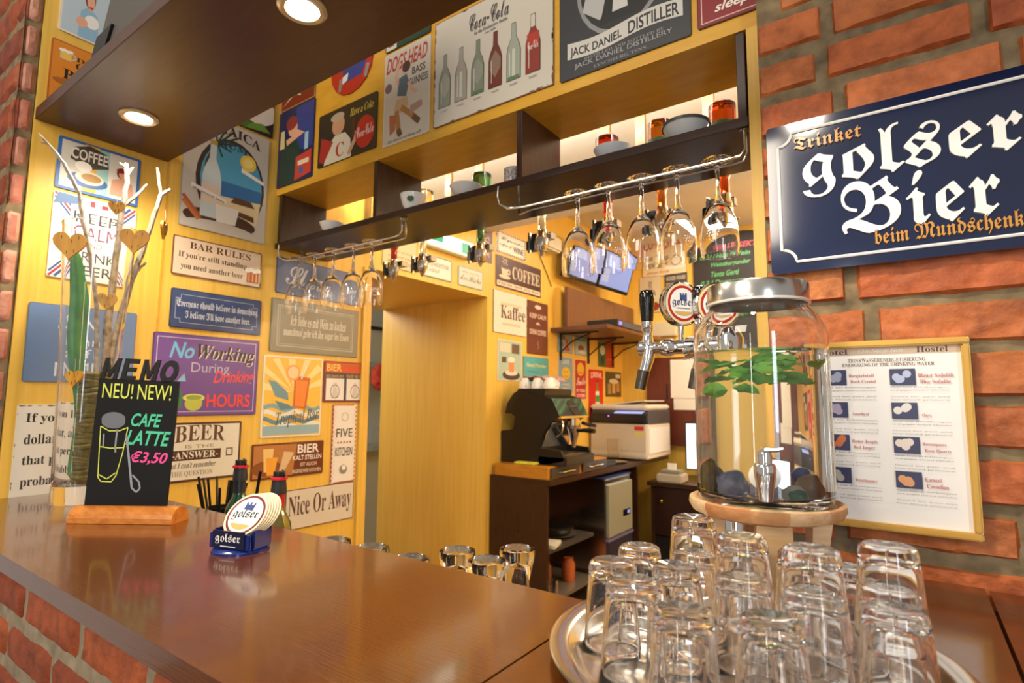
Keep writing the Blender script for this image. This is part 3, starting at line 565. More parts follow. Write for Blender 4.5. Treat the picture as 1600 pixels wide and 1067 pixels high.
for k in range(9): g.rect('#26231f', 0, k/9, .05, k/9+.055); g.rect('#26231f', .95, k/9+.05, 1, k/9+.105)
g.txt('#4a4640', 'All you need is', .12, .58, .9, .8, 'c'); g.txt('#4a4640', 'a glass of', .1, .3, .5, .5, 'c'); g.txt('#26231f', 'WINE', .55, .22, .92, .5, 'n'); g.done()
g = Sign('sign', 'dark brown coffee sign with steaming cream cup and big cream capitals', 'sign', X, (774.3, 396.5), (844.1, 465.9), '#4f2a22', '#7a5a44', .003)
cup2d(g, '#d9cbae', .18, .52, .36, drink='#6b3a2a'); steam(g, '#d9cbae', .18, .74, .2, 2); g.txt('#e2d5ba', 'COFFEE', .34, .36, .97, .78, 's'); g.rect('#e2d5ba', .02, .05, .98, .2); g.txt('#4f2a22', 'FRESH, HOT ALL DAY', .05, .08, .95, .17, 's'); g.done()
g = Sign('sign', 'distressed white square sign reading a single serif word for coffee', 'sign', X, (770.4, 451), (822, 527), '#e6dccb', '#5a4034', .002); g.worn('#5a4034', 18, 6, .02); g.rect('#e2c8ae', .2, .68, .85, .74); g.rect('#e2c3a6', .25, .2, .8, .26); g.txt('#4b2f28', 'Kaffee', .2, .36, .95, .68, 's'); g.done()
g = Sign('sign', 'tall brown slogan sign with pale capitals right of the white square sign', 'sign', X, (823.5, 468), (855, 556), '#6d3a2b', '#5a2f22', .002)
g.ell('#d9c8b4', .5, .9, .16, .04); [g.txt('#d9c0a8', t, .1 if len(t) > 3 else .4, v, .9 if len(t) > 3 else .62, v+h, 'b') for t, v, h in (('KEEP CALM', .68, .09), ('&', .56, .05), ('DRINK COFFEE', .37, .1))]; g.line('#b99a84', .012, (.5, .1), (.54, .16), (.48, .2), (.52, .26)); g.done()
g = Sign('sign', 'pale green art sign with a coffee glass, left of the turquoise sign', 'sign', X, (777, 529), (814.5, 596), '#a9bfae', '#d9d0ba', .006)
g.rect('#d2cdb6', .08, .7, .5, .92); g.rect('#6b5544', .56, .68, .88, .92); g.ell('#4b3a34', .55, .14, .36, .12); g.ell('#d8d2c0', .55, .2, .26, .07); g.rect('#d98a55', .44, .22, .66, .5); g.ell('#efe2cf', .55, .52, .14, .07); g.rect('#5a4a3e', .16, .44, .34, .58); g.done()
g = Sign('sign', 'turquoise sign with pale yellow greeting behind the coffee cups', 'sign', X, (817, 556), (856, 603), '#4fa6ae', '#3b7f88', .002); g.txt('#d9d27a', 'Good Morning', .12, .6, .9, .78, 'b'); g.rect('#2f7680', .14, .46, .6, .49); g.done()
g = Sign('sign', 'small grey blue sign with red drink, left of two under the wall shelf', 'sign', X, (870.5, 517.7), (894, 553), '#8fa6ae', '#6d8288', .004); g.ell('#a8402a', .62, .2, .2, .12); g.rect('#c4482a', .5, .2, .68, .7); g.ell('#7a5a4a', .3, .74, .22, .1); g.rect('#5b6b5a', .1, .3, .35, .5); g.done()
g = Sign('sign', 'small pale blue sign with round brown cup, right of two under the wall shelf', 'sign', X, (897.5, 526), (916, 556.5), '#9db8c0', '#6d8288', .004); g.rect('#4f8fa0', .1, .8, .9, .95); g.ell('#8a4a2c', .5, .4, .25, .18); g.ell('#d8d2c8', .6, .2, .3, .1); g.done()
g = Sign('sign', 'grey blue sign with yellow smiling face above the machine', 'sign', X, (872, 557), (894, 615), '#86a2b5', '#b5c0c6', .003); g.txt('#d8e0e4', 'LIKE', .28, .82, .74, .93, 'b'); g.ell('#e2bd2c', .52, .56, .3, .17); g.ring('#6b5a1c', .012, .52, .54, .16, .08, PI*1.15, PI*1.85); g.ell('#4b3f14', .42, .6, .03); g.ell('#4b3f14', .62, .6, .03); g.lines('#c9d3d8', ['AND', 'SMILE'], .25, .8, .3, .08, 'b'); g.done()
g = Sign('sign', 'red sign with yellow smiling face and white writing', 'sign', X, (897.5, 561), (915, 624), '#b92a1e', '#d8cbb8', .003); g.ell('#e2b52c', .5, .76, .32, .17); g.ring('#7a2a12', .02, .5, .74, .18, .09, PI*1.1, PI*1.9); g.txt('#efe4da', 'Smile', .12, .34, .92, .54, 'c', rise=.04); g.lines('#efe4da', ['IF YOU', 'LOVE BEER'], .14, .9, .28, .04, 'b'); g.done()
g = Sign('sign', 'half green half red sign below the receiver shelf', 'sign', X, (934, 534), (959, 575), '#b5301e', '#4a2a20', .003); g.rect('#2c6b3c', .02, .02, .46, .98); g.ell('#c9cfc6', .25, .68, .16, .2); g.rect('#2b2a28', .16, .12, .34, .42); g.rect('#cf5a3c', .55, .3, .92, .36); g.done()
g = Sign('sign', 'tall bright red sign with a green bottle left of the printer', 'sign', X, (919.4, 576.8), (942, 657), '#cf2418', None); bottle2d(g, '#3f9a3c', .58, .06, .8, .15, '#4a2a1c', '#e6dcd0'); g.txt('#f0dcd0', 'DRINK', .14, .83, .92, .94, 'b', arc=.02); g.rect('#e9e2d8', .45, .5, .7, .58); g.done()
g = Sign('sign', 'dark photo sign with beer glasses above the printer', 'sign', X, (945.6, 580), (970, 620), '#55462c', None); [g.rect(c, u, v, u+.2, v+.42) for c, u, v in (('#a9854a', .12, .1), ('#c79a52', .4, .14), ('#b5884a', .68, .2))]; g.ell('#cfc6a8', .5, .62, .3, .1); g.rect('#d8cfb8', .62, .76, .94, .92); g.done()
# back wall
g = Sign('sign', 'cream coffee sign with red slanted title high on the back wall behind the wine glasses', 'sign', BY, (1003, 362), (1074, 427), '#e2d0a8', '#b58a5a', .006, t=.006)
g.txt('#b5352a', 'COFFEE', .06, .55, .96, .86, 'o', rise=.1); g.lines('#5a4436', ['SERVED', 'HERE'], .1, .46, .44, .16, 'b'); cup2d(g, '#efe6d2', .74, .28, .26); g.ring('#6d5a4a', .015, .74, .3, .14, .1); g.txt('#b5352a', 'always fresh', .1, .05, .6, .12, 'i'); g.done()
g = Sign('sign', 'beige sign with drawn cup and red bean left on the back wall', 'sign', BY, (999.5, 434), (1034, 487), '#d0bf9e', '#b5a27e', .003, t=.006); g.ring('#7a5a44', .03, .5, .5, .22, .12); steam(g, '#8d7a62', .5, .66, .2); g.ell('#8a2f22', .66, .16, .26, .12); g.done()
g = Sign('sign', 'dark grey sign with pale capitals behind the round beer emblem', 'sign', BY, (1038.5, 429), (1075, 463), '#4a4440', '#6a625a', .003, t=.006); g.txt('#cfc6b5', 'GOOD FOOD', .08, .72, .92, .88, 'b'); g.txt('#cfc6b5', 'GOOD MOOD', .08, .45, .92, .62, 'b'); g.done()
A = ay(1083, 372, 4.46); B = ay(1240, 540, 4.46)
g = Sign('menu_board', 'tall black chalkboard with arched top and green and red chalk price lines', 'menu board', BY, None, None, '#241d18', None, t=.02, world=((A.x, 4.46, A.z-.12), (B.x, 4.46, B.z)), rough=.7)
g.ob.data.clear_geometry(); q = MB(); pts = [g.L(0, 0, 0), g.L(g.w, 0, 0)]+[g.L(g.w*(1-i/14), g.h+.20*(math.sin(PI*(.14+.72*(1-i/14)))-math.sin(PI*.14)), 0) for i in range(15)]; q.prism(pts, g.N*.02, noisy('chalkboard', '#1e1916', '#2c2521', (1, 1, 1), 5, .7)); q2 = q.build('tmp'); g.ob.data = q2.data; bpy.data.objects.remove(q2)
rows = [('WEIN & SEKT', '#c23a4c', .2, .7), ('0,1 l Haus Wein', '#4f9a5a', .08, .62), ('Weissburgunder', '#4f9a5a', .2, .62), ('Tante Gerti', '#4f9a5a', .2, .5), ('0,2 l Donnerstag', '#4f9a5a', .08, .62), ('Aufstrich', '#4f9a5a', .26, .54), ('0,25 Cola Soda', '#4f9a5a', .08, .6), ('0,25 Saft Soda', '#4f9a5a', .08, .6), ('0,5 Bier', '#4f9a5a', .1, .4), ('0,3 Bier', '#4f9a5a', .1, .4), ('Kaffee', '#4f9a5a', .1, .4)]
for i, (t_, c, u0, u1) in enumerate(rows):
    v = .98-i*.088; g.txt(c, t_, u0, v, u1, v+.055, 'o')
    if i % 2 == 1 or i == 4: g.txt('#c23a4c', '€ 2,%d0' % (i % 7), .66, v-.01, .86, v+.05, 'o')
g.done()
# ================================================================== signs on the fascia
g = Sign('sign', 'small red sign mostly hidden by the overhead board at the left end of the fascia', 'sign', FY, None, None, '#7a2418', '#a88a6a', .004, world=(ay(444, 118, 1.2), ay(493.6, 151, 1.2)), r=.003)
g.poly('#d8c2a8', (.05, .1), (.4, .3), (.6, .2), (.5, .45)); g.poly('#c9402c', (.4, .3), (.9, .5), (.9, .8), (.5, .6)); g.done()
g = Sign('sign', 'upright dark blue sign of a woman in a green dress with a red drinks chest', 'sign', FY, (439, 180), (488.9, 275.5), '#1c2552', None)
g.rect('#2a3a8a', .5, .4, .98, .98); g.poly('#1f3b33', (.1, .0), (.55, .0), (.66, .4), (.5, .62), (.22, .62), (.08, .3)); g.ell(SKIN, .42, .72, .13, .1); g.ell('#8a2a1c', .38, .8, .16, .09); g.line(SKIN, .08, (.25, .56), (.62, .62), (.44, .68)); g.poly('#c4402a', (.52, .02), (.96, .06), (.96, .36), (.54, .32)); g.rect('#e4d2b4', .6, .2, .9, .26); g.ell('#3f5fae', .7, .13, .06); g.rect('#9fc4dc', .76, .38, .86, .6); g.poly('#d8c690', (.06, .5), (.2, .5), (.18, .74), (.08, .74)); g.done()
g = Sign('sign', 'dark sign with a smiling athlete in a white jersey and a red round logo', 'sign', FY, (501, 184), (588.6, 230.5), '#262019', None)
g.poly('#d7d0bd', (.12, .0), (.6, .0), (.58, .34), (.48, .5), (.3, .5), (.16, .3)); g.ell('#c99a7a', .36, .68, .11, .19); g.ell('#b5a892', .34, .84, .12, .08); g.txt('#b52a1e', 'C', .33, .08, .47, .34, 's'); g.poly('#a82a20', (.03, .1), (.12, .05), (.28, .4), (.06, .55)); g.line('#c99a7a', .09, (.55, .06), (.68, .34), (.62, .44)); g.rect('#4b2418', .6, .36, .65, .7)
g.ell('#c9201a', .82, .36, .155, .29); g.txt('#f2ece4', 'Coca-Cola', .685, .28, .955, .47, 'c', rise=.02); g.txt('#d8c04a', 'Have a Coke', .56, .74, .95, .88, 'i'); g.done()
g = Sign('sign', 'pale poster sign with red headline and a seated woman in boots holding a bottle', 'sign', FY, (604, 90), (671.5, 205.5), '#cdc3b3', '#ded7c9', .003)
g.txt('#b5302a', "DOGS HEAD", .04, .78, .94, .95, 'o', rise=.0); g.txt('#4a4a3c', 'BASS', .62, .66, .9, .74, 'b'); g.txt('#4a4a3c', 'GUINNESS', .56, .55, .96, .63, 'b')
g.ell('#7a5a6a', .1, .62, .08); g.poly('#4f6470', (.3, .5), (.5, .46), (.56, .6), (.5, .7), (.34, .68)); g.ell(SKIN, .46, .75, .06, .05); g.ell('#4a2a1e', .49, .78, .09, .06); g.line(SKIN, .035, (.32, .62), (.26, .72), (.34, .84)); g.line(SKIN, .035, (.54, .6), (.64, .5), (.74, .46)); g.poly('#c9a77a', (.28, .46), (.52, .46), (.56, .36), (.4, .3), (.24, .34)); g.line('#a8763f', .06, (.4, .36), (.62, .25), (.76, .16)); g.line('#a8763f', .06, (.3, .34), (.34, .2), (.36, .08)); g.line('#6b4228', .06, (.66, .22), (.8, .14)); g.line('#6b4228', .06, (.35, .14), (.4, .06)); g.poly('#b5643c', (.16, .1), (.28, .14), (.3, .3), (.14, .32)); g.poly('#b08a7a', (.6, .25), (.86, .3), (.84, .36), (.6, .34)); g.txt('#7a7468', 'the finest of them all', .12, .02, .84, .05, 'i'); g.done()
u = ay(604, 87, 1.2); v = ay(674, 57, 1.2)
g = Sign('sign', 'dark green sign with white capitals and a white mug half hidden by the overhead board', 'sign', FY, None, None, '#1f3d2c', '#16281e', .003, world=((u.x, 1.2, u.z+.15), (v.x, 1.2, u.z+.003))); g.rect('#d8d0c4', .02, .02, .26, .5); g.rect('#6b3a30', .07, .1, .2, .36); g.txt('#e4e2d4', 'SOLD HERE', .3, .15, .93, .34, 'b'); g.done()
u = ay(546, 148, 1.2); v = ay(599, 74, 1.2)
g = Sign('sign', 'round red sign with blue shapes and white cuffs partly hidden by the overhead board', 'sign', FY, None, None, '#b52218', None, r=.11, world=((u.x-.105, 1.2, u.z+.23), (u.x+.125, 1.2, u.z)))
g.poly('#2b3a8c', (.3, .2), (.75, .24), (.95, .6), (.8, .8), (.4, .72), (.3, .5)); g.poly('#e9e2d8', (.3, .2), (.42, .24), (.44, .36), (.3, .32)); g.poly('#e9e2d8', (.72, .62), (.9, .66), (.88, .8), (.72, .76)); g.line('#8d8a86', .06, (.24, .1), (.26, .3)); g.line('#8d8a86', .08, (.84, .16), (.9, .36)); g.ell('#d8c04a', .5, .55, .02); g.done()
g = Sign('sign', 'large white rust edged sign showing six old soda bottles in a row', 'sign', FY, (682, 40.5), (866.5, 133), '#cfc8ba', '#7a5a44', .0025); g.worn('#6b4630', 34, 2, .02)
for i, (c, lb, k) in enumerate((('#8f9486', '#a5a797', .46), ('#a39c92', None, .50), ('#7d8672', '#8f9588', .54), ('#6e2d1c', '#8a6f60', .58), ('#9da396', None, .60), ('#8a2f1e', '#b0361f', .62))):
    uu = .105+.149*i; v0 = .17; k = .527; v1 = v0+k*.92; bottle2d(g, '#4d5044' if i not in (3, 5) else '#4d1c10', uu, v0-.006, v1+.006, .056); bottle2d(g, c, uu, v0, v1, .05, label=None)
    if i == 4 or i == 1: g.rect('#c4c8bb', uu-.012, v0+.03, uu+.012, v0+k*.5)
    if i in (0, 2, 3): g.poly(lb, (uu-.045, v0+.16), (uu, v0+.08), (uu+.045, v0+.16), (uu+.045, v0+.24), (uu, v0+.32), (uu-.045, v0+.24))
    if i == 5: g.rect('#cfc6b8', uu-.016, v0+k*.72, uu+.016, v1); g.rect('#b0361f', uu-.045, v0+.22, uu+.045, v0+.33); g.txt('#efe6dc', 'Coca-Cola', uu-.04, .36, uu+.04, .43, 'c')
    if i == 4 or i == 2: g.rect('#5a7a52', uu-.045, v0, uu+.045, v0+.03)
    g.line('#dcd8cc', .006, (uu-.03, v0+.04), (uu-.03, v0+k*.45)); g.txt('#9a9284', 'bottle', uu-.03, v0-.05, uu+.03, v0-.03, 'i')
g.txt('#3a3330', 'Coca-Cola', .325, .76, .66, .915, 'c'); g.txt('#6b645c', 'In the Distinctive Bottle', .37, .715, .65, .745, 's'); g.txt('#6b645c', 'since 1899', .46, .68, .55, .70, 's'); g.done()
u = ay(683.6, 35.4, 1.2); g = Sign('sign', 'white sign with red lettering peeking above the row of soda bottles sign', 'sign', FY, None, None, '#dcd5c8', '#6b8a5a', .003, world=((u.x, 1.2, u.z+.2), (u.x+.23, 1.2, u.z+.004))); g.txt('#c9402c', 'ICE COLD DRINKS', .1, .04, .9, .13, 'b'); g.done()
u = ay(876, 131.5, 1.2); v = ay(1081, 52, 1.2)
g = Sign('sign', 'large charcoal whiskey sign with a portrait oval and a curved white banner', 'sign', FY, None, None, '#34353a', '#26272b', .002, world=((u.x, 1.2, u.z+.40), (v.x, 1.2, u.z)))
g.ell('#8f9093', .5, .56, .35, .37); g.ell('#25262a', .5, .56, .32, .34); g.poly('#b9b9b8', (.34, .32), (.2, .42), (.28, .7), (.42, .4)); g.poly('#1b1c1f', (.34, .28), (.68, .28), (.74, .5), (.58, .58), (.42, .58)); g.ell('#a5a29e', .5, .70, .1, .1); g.poly('#d0cec9', (.44, .34), (.56, .34), (.54, .54), (.46, .54)); g.rect('#1b1c1f', .36, .77, .64, .83)
bn = [(.07+.88*i/16, .19+.018*math.sin(PI*2*i/16+PI)) for i in range(17)]; g.face([(a, b-.055) for a, b in bn]+[(a, b+.055) for a, b in bn[::-1]], '#cfccc5')
g.txt('#1f2023', 'JACK DANIEL', .095, .138, .51, .212, 'b', arc=-.018); g.txt('#1f2023', 'DISTILLER', .56, .150, .925, .232, 'b', arc=.012); g.txt('#8a8a8a', 'DISTILLED AND BOTTLED BY', .21, .092, .82, .112, 's'); g.txt('#a9a9a8', 'JACK DANIEL DISTILLERY', .13, .048, .875, .088, 'n'); g.txt('#8d8d8d', 'LYNCHBURG, TENN.', .29, .014, .70, .037, 's'); g.done()
u = ay(1091, 49, 1.2); g = Sign('sign', 'dark red sign with white italic word at the right end of the fascia', 'sign', FY, None, None, '#8a1f24', '#5a1418', .003, world=((u.x, 1.2, u.z+.3), (u.x+.20, 1.2, u.z))); g.frame('#d8b8b0', .008, .05, .03, .95, .97); g.txt('#efe6dc', 'sleep', .19, .065, .56, .16, 'o'); g.done()
# ================================================================== enamel beer sign on the brick wall
Y1 = 1.112
NAVY = noisy('navy_enamel', '#0a1738', '#0d1d46', (1, 1, 1), 2, .1, coat=1)
A = ay(1197, 203, Y1); B = ay(1208, 429.5, Y1)
g = Sign('enamel_sign', 'large glossy navy enamel beer sign with raised white gothic lettering on the brick wall', 'sign', ('y', Y1+.014), None, None, NAVY, None, t=.014, r=.006, world=((A.x, Y1+.014, A.z), (A.x+.452, Y1+.014, B.z)))
WE = mat('#f2efea', .18); GOLD = mat('#c98f45', .22)
def raised(t, st, a, b, m, ext=.004, dz=0, shear=0):
    (u0, v0), (u1, v1) = [((x-(g.base.x-g.w/2))/g.w, (z-g.base.z)/g.h) for x, z in (a, b)]; V, F = text_mesh(t, st, .02); k = MB(); out = []
    for x, y, q in V: out.append(g.L((u0+x*(u1-u0)+shear*(y-.5))*g.w, (v0+y*(v1-v0))*g.h, g.t+(ext if q > 0 else -.002)+dz))
    k.add(out, F, m); return k
kk = MB()
def border():
    W, H = g.w, g.h; mrg = .019; r = .024; pts = []
    for cx, cy, a0 in ((W-mrg, H-mrg, 1), (mrg, H-mrg, 2), (mrg, mrg, 3), (W-mrg, mrg, 0)):
        for i in range(9):
            a = {1: PI*1.5-PI/2*i/8, 2: -PI/2*i/8+2*PI, 3: PI/2-PI/2*i/8, 0: PI-PI/2*i/8}[a0]
            pts.append(g.L(cx+r*math.cos(a), cy+r*math.sin(a), g.t+.001))
    pts.append(pts[0]); return pts
kk.tube(border()[:1]+border()[1:], .0028, WE, 6, cap=False); kk.build('border_line', g.ob)
def put(name, m, *rows):
    k = MB()
    for t_, st, a, b in rows: q = raised(t_, st, a, b, m); k.add(q.v, q.f, m)
    return k.build(name, g.ob)
put('white_lettering', WE, ('golser', 'f', (1.862, 1.741), (2.163, 1.846)), ('Bier', 'f', (1.920, 1.662), (2.131, 1.757)))
put('gold_lettering', GOLD, ('Trinket', 'f', (1.850, 1.835), (1.956, 1.861)), ('beim Mundschenk!', 'f', (1.967, 1.634), (2.160, 1.667)))
g.done()
# ================================================================== framed notice on the brick wall
A = ay(1283, 533, 1.11); B = ay(1527, 846, 1.11); R = ay(1512.3, 526, 1.11); Bm = ay(1306, 818.5, 1.11)
AU = mat('#d6a850', .32, .3)
g = Sign('framed_notice', 'gold framed white notice about stones in drinking water on the brick wall behind the jar', 'framed notice', ('y', 1.118), None, None, '#f1eeea', '#f1eeea', 0, r=.001, t=.006, rough=.2, world=((R.x-.222, 1.118, R.z), (R.x+.001, 1.118, Bm.z)))
fr = MB()
for a0, b0, a1, b1 in ((0, 0, g.w, .011), (0, g.h-.011, g.w, g.h), (0, .0112, .011, g.h-.0112), (g.w-.011, .0112, g.w, g.h-.0112)):
    p, q = g.L(a0, b0, .004), g.L(a1, b1, .017); fr.box(min(p.x, q.x), min(p.y, q.y), min(p.z, q.z), max(p.x, q.x), max(p.y, q.y), max(p.z, q.z), AU, .0025)
fr.build('frame', g.ob)
g.rect('#efd3b4', .05, .925, .95, .965); g.txt('#6b4a3a', 'Hotel', .08, .93, .27, .958, 's'); g.txt('#f6f2ec', 'On Step Inn', .34, .93, .62, .958, 'i'); g.txt('#6b4a3a', 'Hostel', .70, .93, .88, .96, 's')
g.txt('#7a6258', 'TRINKWASSERENERGETISIERUNG', .27, .885, .75, .905, 's'); g.txt('#7a6258', 'ENERGIZING OF THE DRINKING WATER', .23, .862, .80, .88, 's')
ST = [('Bergkristall', 'Rock Crystal', '#9aa0b5'), ('Amethyst', '', '#a89ab5'), ('Roter Jaspis', 'Red Jasper', '#d0764a'), ('Rauchquarz', '', '#b5b0a8'), ('Blauer Sodalith', 'Blue Sodalite', '#b5c0dc'), ('Onyx', '', '#e2dcd8'), ('Rosenquarz', 'Rose Quartz', '#e6d8cc'), ('Karneol', 'Carnelian', '#e0a070')]
for i, (a, b, c) in enumerate(ST):
    u0 = .10 if i < 4 else .53; v1 = .845-(i % 4)*.178; g.rect('#3f4262', u0, v1-.085, u0+.155, v1)
    rn = random.Random(i)
    for k in range(4): g.ell(c, u0+.035+.075*rn.random(), v1-.06+.04*rn.random(), .026, .02)
    if b: g.txt('#c06a6a', a, u0+.17, v1-.045, u0+.17+.0135*len(a), v1-.025, 's'); g.txt('#c06a6a', b, u0+.18, v1-.077, u0+.18+.0135*len(b), v1-.057, 's')
    else: g.txt('#c06a6a', a, u0+.18, v1-.075, u0+.18+.0135*len(a), v1-.055, 's')
    g.lines('#9a9694', ['Gut bei Erkältungen', 'und gegen innere Unruhe', '', 'Good for pain and', 'low blood pressure'], u0, u0+.34, v1-.089, v1-.172, 'n', .5)
g.done()
# ================================================================== things on the counter
CT = 1.1
# glass vase (flared), branches, hearts, leaf, moss
VX, VY = .215, .56
t = thing('glass_vase', 'tall flared clear glass vase with thick base at the left end of the counter', 'vase', (VX, VY, CT))
b = MB(); b.lathe([(.001, 0), (.058, 0), (.060, .006), (.060, .06), (.064, .3), (.074, .55), (.083, .72), (.0855, .735), (.0805, .735), (.079, .72), (.070, .55), (.060, .3), (.054, .07), (.048, .045), (.001, .04)], (0, 0, 0), GL, 48, capped=False); b.build('glass', t)
BARK = noisy('birch_bark', '#6f6052', '#b0a496', (1, 1, 1), 50, .6, .3, lo=.35, hi=.6, c3='#9c8f80'); TWIG = noisy('twig_bark', '#8a7660', '#c9bba8', (1, 1, 1), 60, .6, .3)
def vp(px, py, dx=0): return ax(px, py, VX+dx)
def branch(label, m, paths, sub=()):
    t = MB(); p0 = vp(*paths[0][0]); o = None
    for pts in paths:
        n = len(pts); P = [vp(*p[:2]) for p in pts]; R = [p[2]*.72 for p in pts]
        Q = []; RR = []
        for i in range(n-1):
            for k in range(4): s = k/4; Q.append(P[i].lerp(P[i+1], s)+Vector((0, noise.noise(P[i]*9+Vector((k, 0, i)))*.003, 0))); RR.append((R[i]*(1-s)+R[i+1]*s)*(1+.12*((k+i) % 2)))
        Q.append(P[-1]); RR.append(R[-1]); t.tube(Q, RR, m, 8)
    o = t.build('branch', None, p0); return tag(o, label, 'branch', 'branches in the vase')
branch('thin bare branch leaning far left out of the vase', TWIG, [[(150, 600, .008), (152, 480, .0075), (141, 400, .007), (130, 345, .007), (123, 302, .007), (100, 255, .006), (78, 228, .005), (60, 208, .004)], [(75, 224, .005), (64, 222, .003)]])
branch('pale birch branch standing upright in the middle of the vase', BARK, [[(160, 610, .012), (170, 500, .013), (182, 400, .012), (190, 335, .010), (198, 285, .009), (197, 255, .007)], [(192, 322, .007), (215, 304, .006), (230, 288, .004)], [(198, 275, .005), (208, 262, .004)], [(196, 262, .005), (187, 254, .003)]])
branch('pale forked birch branch leaning right out of the vase', BARK, [[(165, 615, .011), (180, 530, .012), (205, 440, .011), (225, 385, .010), (238, 345, .009), (252, 305, .008), (266, 296, .006)], [(252, 303, .006), (246, 262, .005)], [(212, 425, .006), (228, 410, .004)]])
def heart(px, py, s, label, dx=.03, ry=0, m=None):
    c = vp(px, py, dx); pts = []
    for i in range(28):
        a = 2*PI*i/28; hx = 16*math.sin(a)**3; hz = 13*math.cos(a)-5*math.cos(2*a)-2*math.cos(3*a)-math.cos(4*a); pts.append((0, hx*s/38, hz*s/33))
    b = MB(); b.prism([Vector(p)-Vector((.004, 0, 0)) for p in pts], (.008, 0, 0), m or noisy('heart_wood', '#b57c1c', '#cb932a', (20, 20, 2), 4, .4)); o = b.build('wooden_heart', None, None, bevel=.0015); o.location = c; o.rotation_euler = (0, 0, ry)
    b = MB()
    for k, (u, v) in enumerate(((-.2, .2), (.05, .1), (.22, .22), (-.05, -.25), (.12, -.2))): b.box(.0041, u*s-.0006, v*s-.004, .0046, u*s+.0006, v*s+.004, mat('#5a3a12', .6))
    b.build('grain_mark', o); b = MB(); b.tube([(0, 0, .3*s), (.002, .002, .6*s), (0, 0, .95*s)], .0008, mat('#d8cdb8', .6)); b.build('string', o)
    return tag(o, label, 'heart ornament', 'hearts hanging on the branches')
heart(109, 382, .082, 'ochre wooden heart hanging at the left rim of the vase', .105, -.55)
heart(210, 375, .082, 'ochre wooden heart hanging at the right front of the vase', .105, -.55)
heart(182, 324, .045, 'small ochre heart above the vase rim beside the upright branch', .07, -.4)
heart(256, 358, .062, 'ochre wooden heart seen edge on at the far right of the vase', .0, .95)
heart(167, 470, .055, 'ochre heart inside the vase among the branches at mid height', .03, -.5)
heart(116, 590, .05, 'ochre heart low inside the vase in front of the long leaf', .045, -.9)
b = MB(); path = [(118, 392, 18), (122, 440, 26), (126, 480, 34), (118, 530, 32), (122, 590, 24), (130, 640, 22), (125, 700, 30), (118, 752, 36)]; L = []
for px, py, w_ in path: L.append((vp(px-w_/2, py, .0), vp(px, py, .012), vp(px+w_/2, py, .0)))
vs = [p for r_ in L for p in r_]; b.add(vs, [(i*3+j, i*3+j+1, i*3+j+4, i*3+j+3) for i in range(len(L)-1) for j in range(2)], noisy('leaf_green', '#2f6b35', '#4f8f4a', (1, 1, 1), 20, .35), True)
o = b.build('ribbon_leaf', None, vp(118, 752)); md = o.modifiers.new('thick', 'SOLIDIFY'); md.thickness = .0015; sb = o.modifiers.new('sub', 'SUBSURF'); sb.levels = sb.render_levels = 2
tag(o, 'long twisted dark green leaf standing inside the glass vase', 'leaf')
t = thing('raffia_bundle', 'olive brown raffia wound round the branch feet inside the vase', 'raffia', (VX+.01, VY+.012, CT+.045))
b = MB(); H = .29
for k in range(26):
    z = .01+k*(H/26); r_ = .030+.002*math.sin(k*1.7); b.tube([(r_*math.cos(a*PI/6)*1.0+.004*math.sin(k), r_*math.sin(a*PI/6), z+.003*math.sin(a+k)) for a in range(13)], .007, noisy('raffia', '#5f5424', '#8a7a36', (1, 1, 1), 80, .7), 6)
b.build('winding', t); b = MB(); b.lathe([(.02, 0), (.022, .15), (.018, H)], (0, 0, 0), noisy('raffia_core', '#3f3a1a', '#5f5428', (1, 1, 1), 60, .8), 16); b.build('core', t)
# memo chalk board on wooden foot
A = az(104, 818, CT); B = az(268, 820, CT); d = (B-A); d.z = 0; ln = d.length; rz = math.atan2(d.y, d.x); mid = (A+B)/2; nrm = Vector((-d.y, d.x, 0)).normalized(); base = mid+nrm*.03
t = thing('memo_board', 'small black chalk memo board with coloured chalk writing on a rounded wooden foot', 'chalkboard', base, rz)
ORW = noisy('orange_wood', '#b5651f', '#cf8434', (3, 30, 30), 3, .25, coat=.3)
b = MB(); pts = [(-ln/2, .032*math.cos(PI*i/12)*-1, .034*math.sin(PI*i/12)**.8) for i in range(13)]; b.prism(pts, (ln, 0, 0), ORW); b.build('foot', t, bevel=.0015)
bd = MB(); w_ = ln*.80; x0 = -ln/2+.012; x1 = x0+w_; z0, z1 = .030, .312
bd.box(x0, -.002, z0, x1, .002, z1, mat('#0d0c0c', .3)); bd.box(x1-.0, -.002, .005, x1+.001, .002, z1-.02, mat('#0d0c0c', .3)); bo = bd.build('panel', t); bo.rotation_euler = (0, math.radians(2.2), 0)
lt = MB(); LM = mat('#141110', .4)
def lp(u, pts): lt.prism([(x0+w_*(u-.035+x*.2+.045*y), -.002, z1-.003+y*.05) for x, y in pts], (0, .004, 0), LM)
for u in (.04, .53): [lp(u, q) for q in ([(0, 0), (.24, 0), (.24, 1), (0, 1)], [(.76, 0), (1, 0), (1, 1), (.76, 1)], [(.2, 1), (.2, .62), (.45, .1), (.55, .1), (.5, .42)], [(.8, 1), (.8, .62), (.55, .1), (.45, .1), (.5, .42)])]
[lp(.29, q) for q in ([(.0, 0), (.28, 0), (.28, 1), (.0, 1)], [(.25, 0), (.9, 0), (.9, .22), (.25, .22)], [(.25, .4), (.82, .4), (.82, .6), (.25, .6)], [(.25, .78), (.9, .78), (.9, 1), (.25, 1)])]
R_ = lambda r, i: (.52+r*math.cos(2*PI*i/24), .48+r*.98*math.sin(2*PI*i/24))
for i in range(24): lp(.77, [R_(.54, i), R_(.54, i+1), R_(.27, i+1), R_(.27, i)])
lt.build('cut_out_letters', bo)
ch = MB(); CK = {'y': mat('#d6dd5a', .7), 'g': mat('#4fc99a', .7), 'p': mat('#f04f97', .7), 'w': mat('#8f949c', .8)}
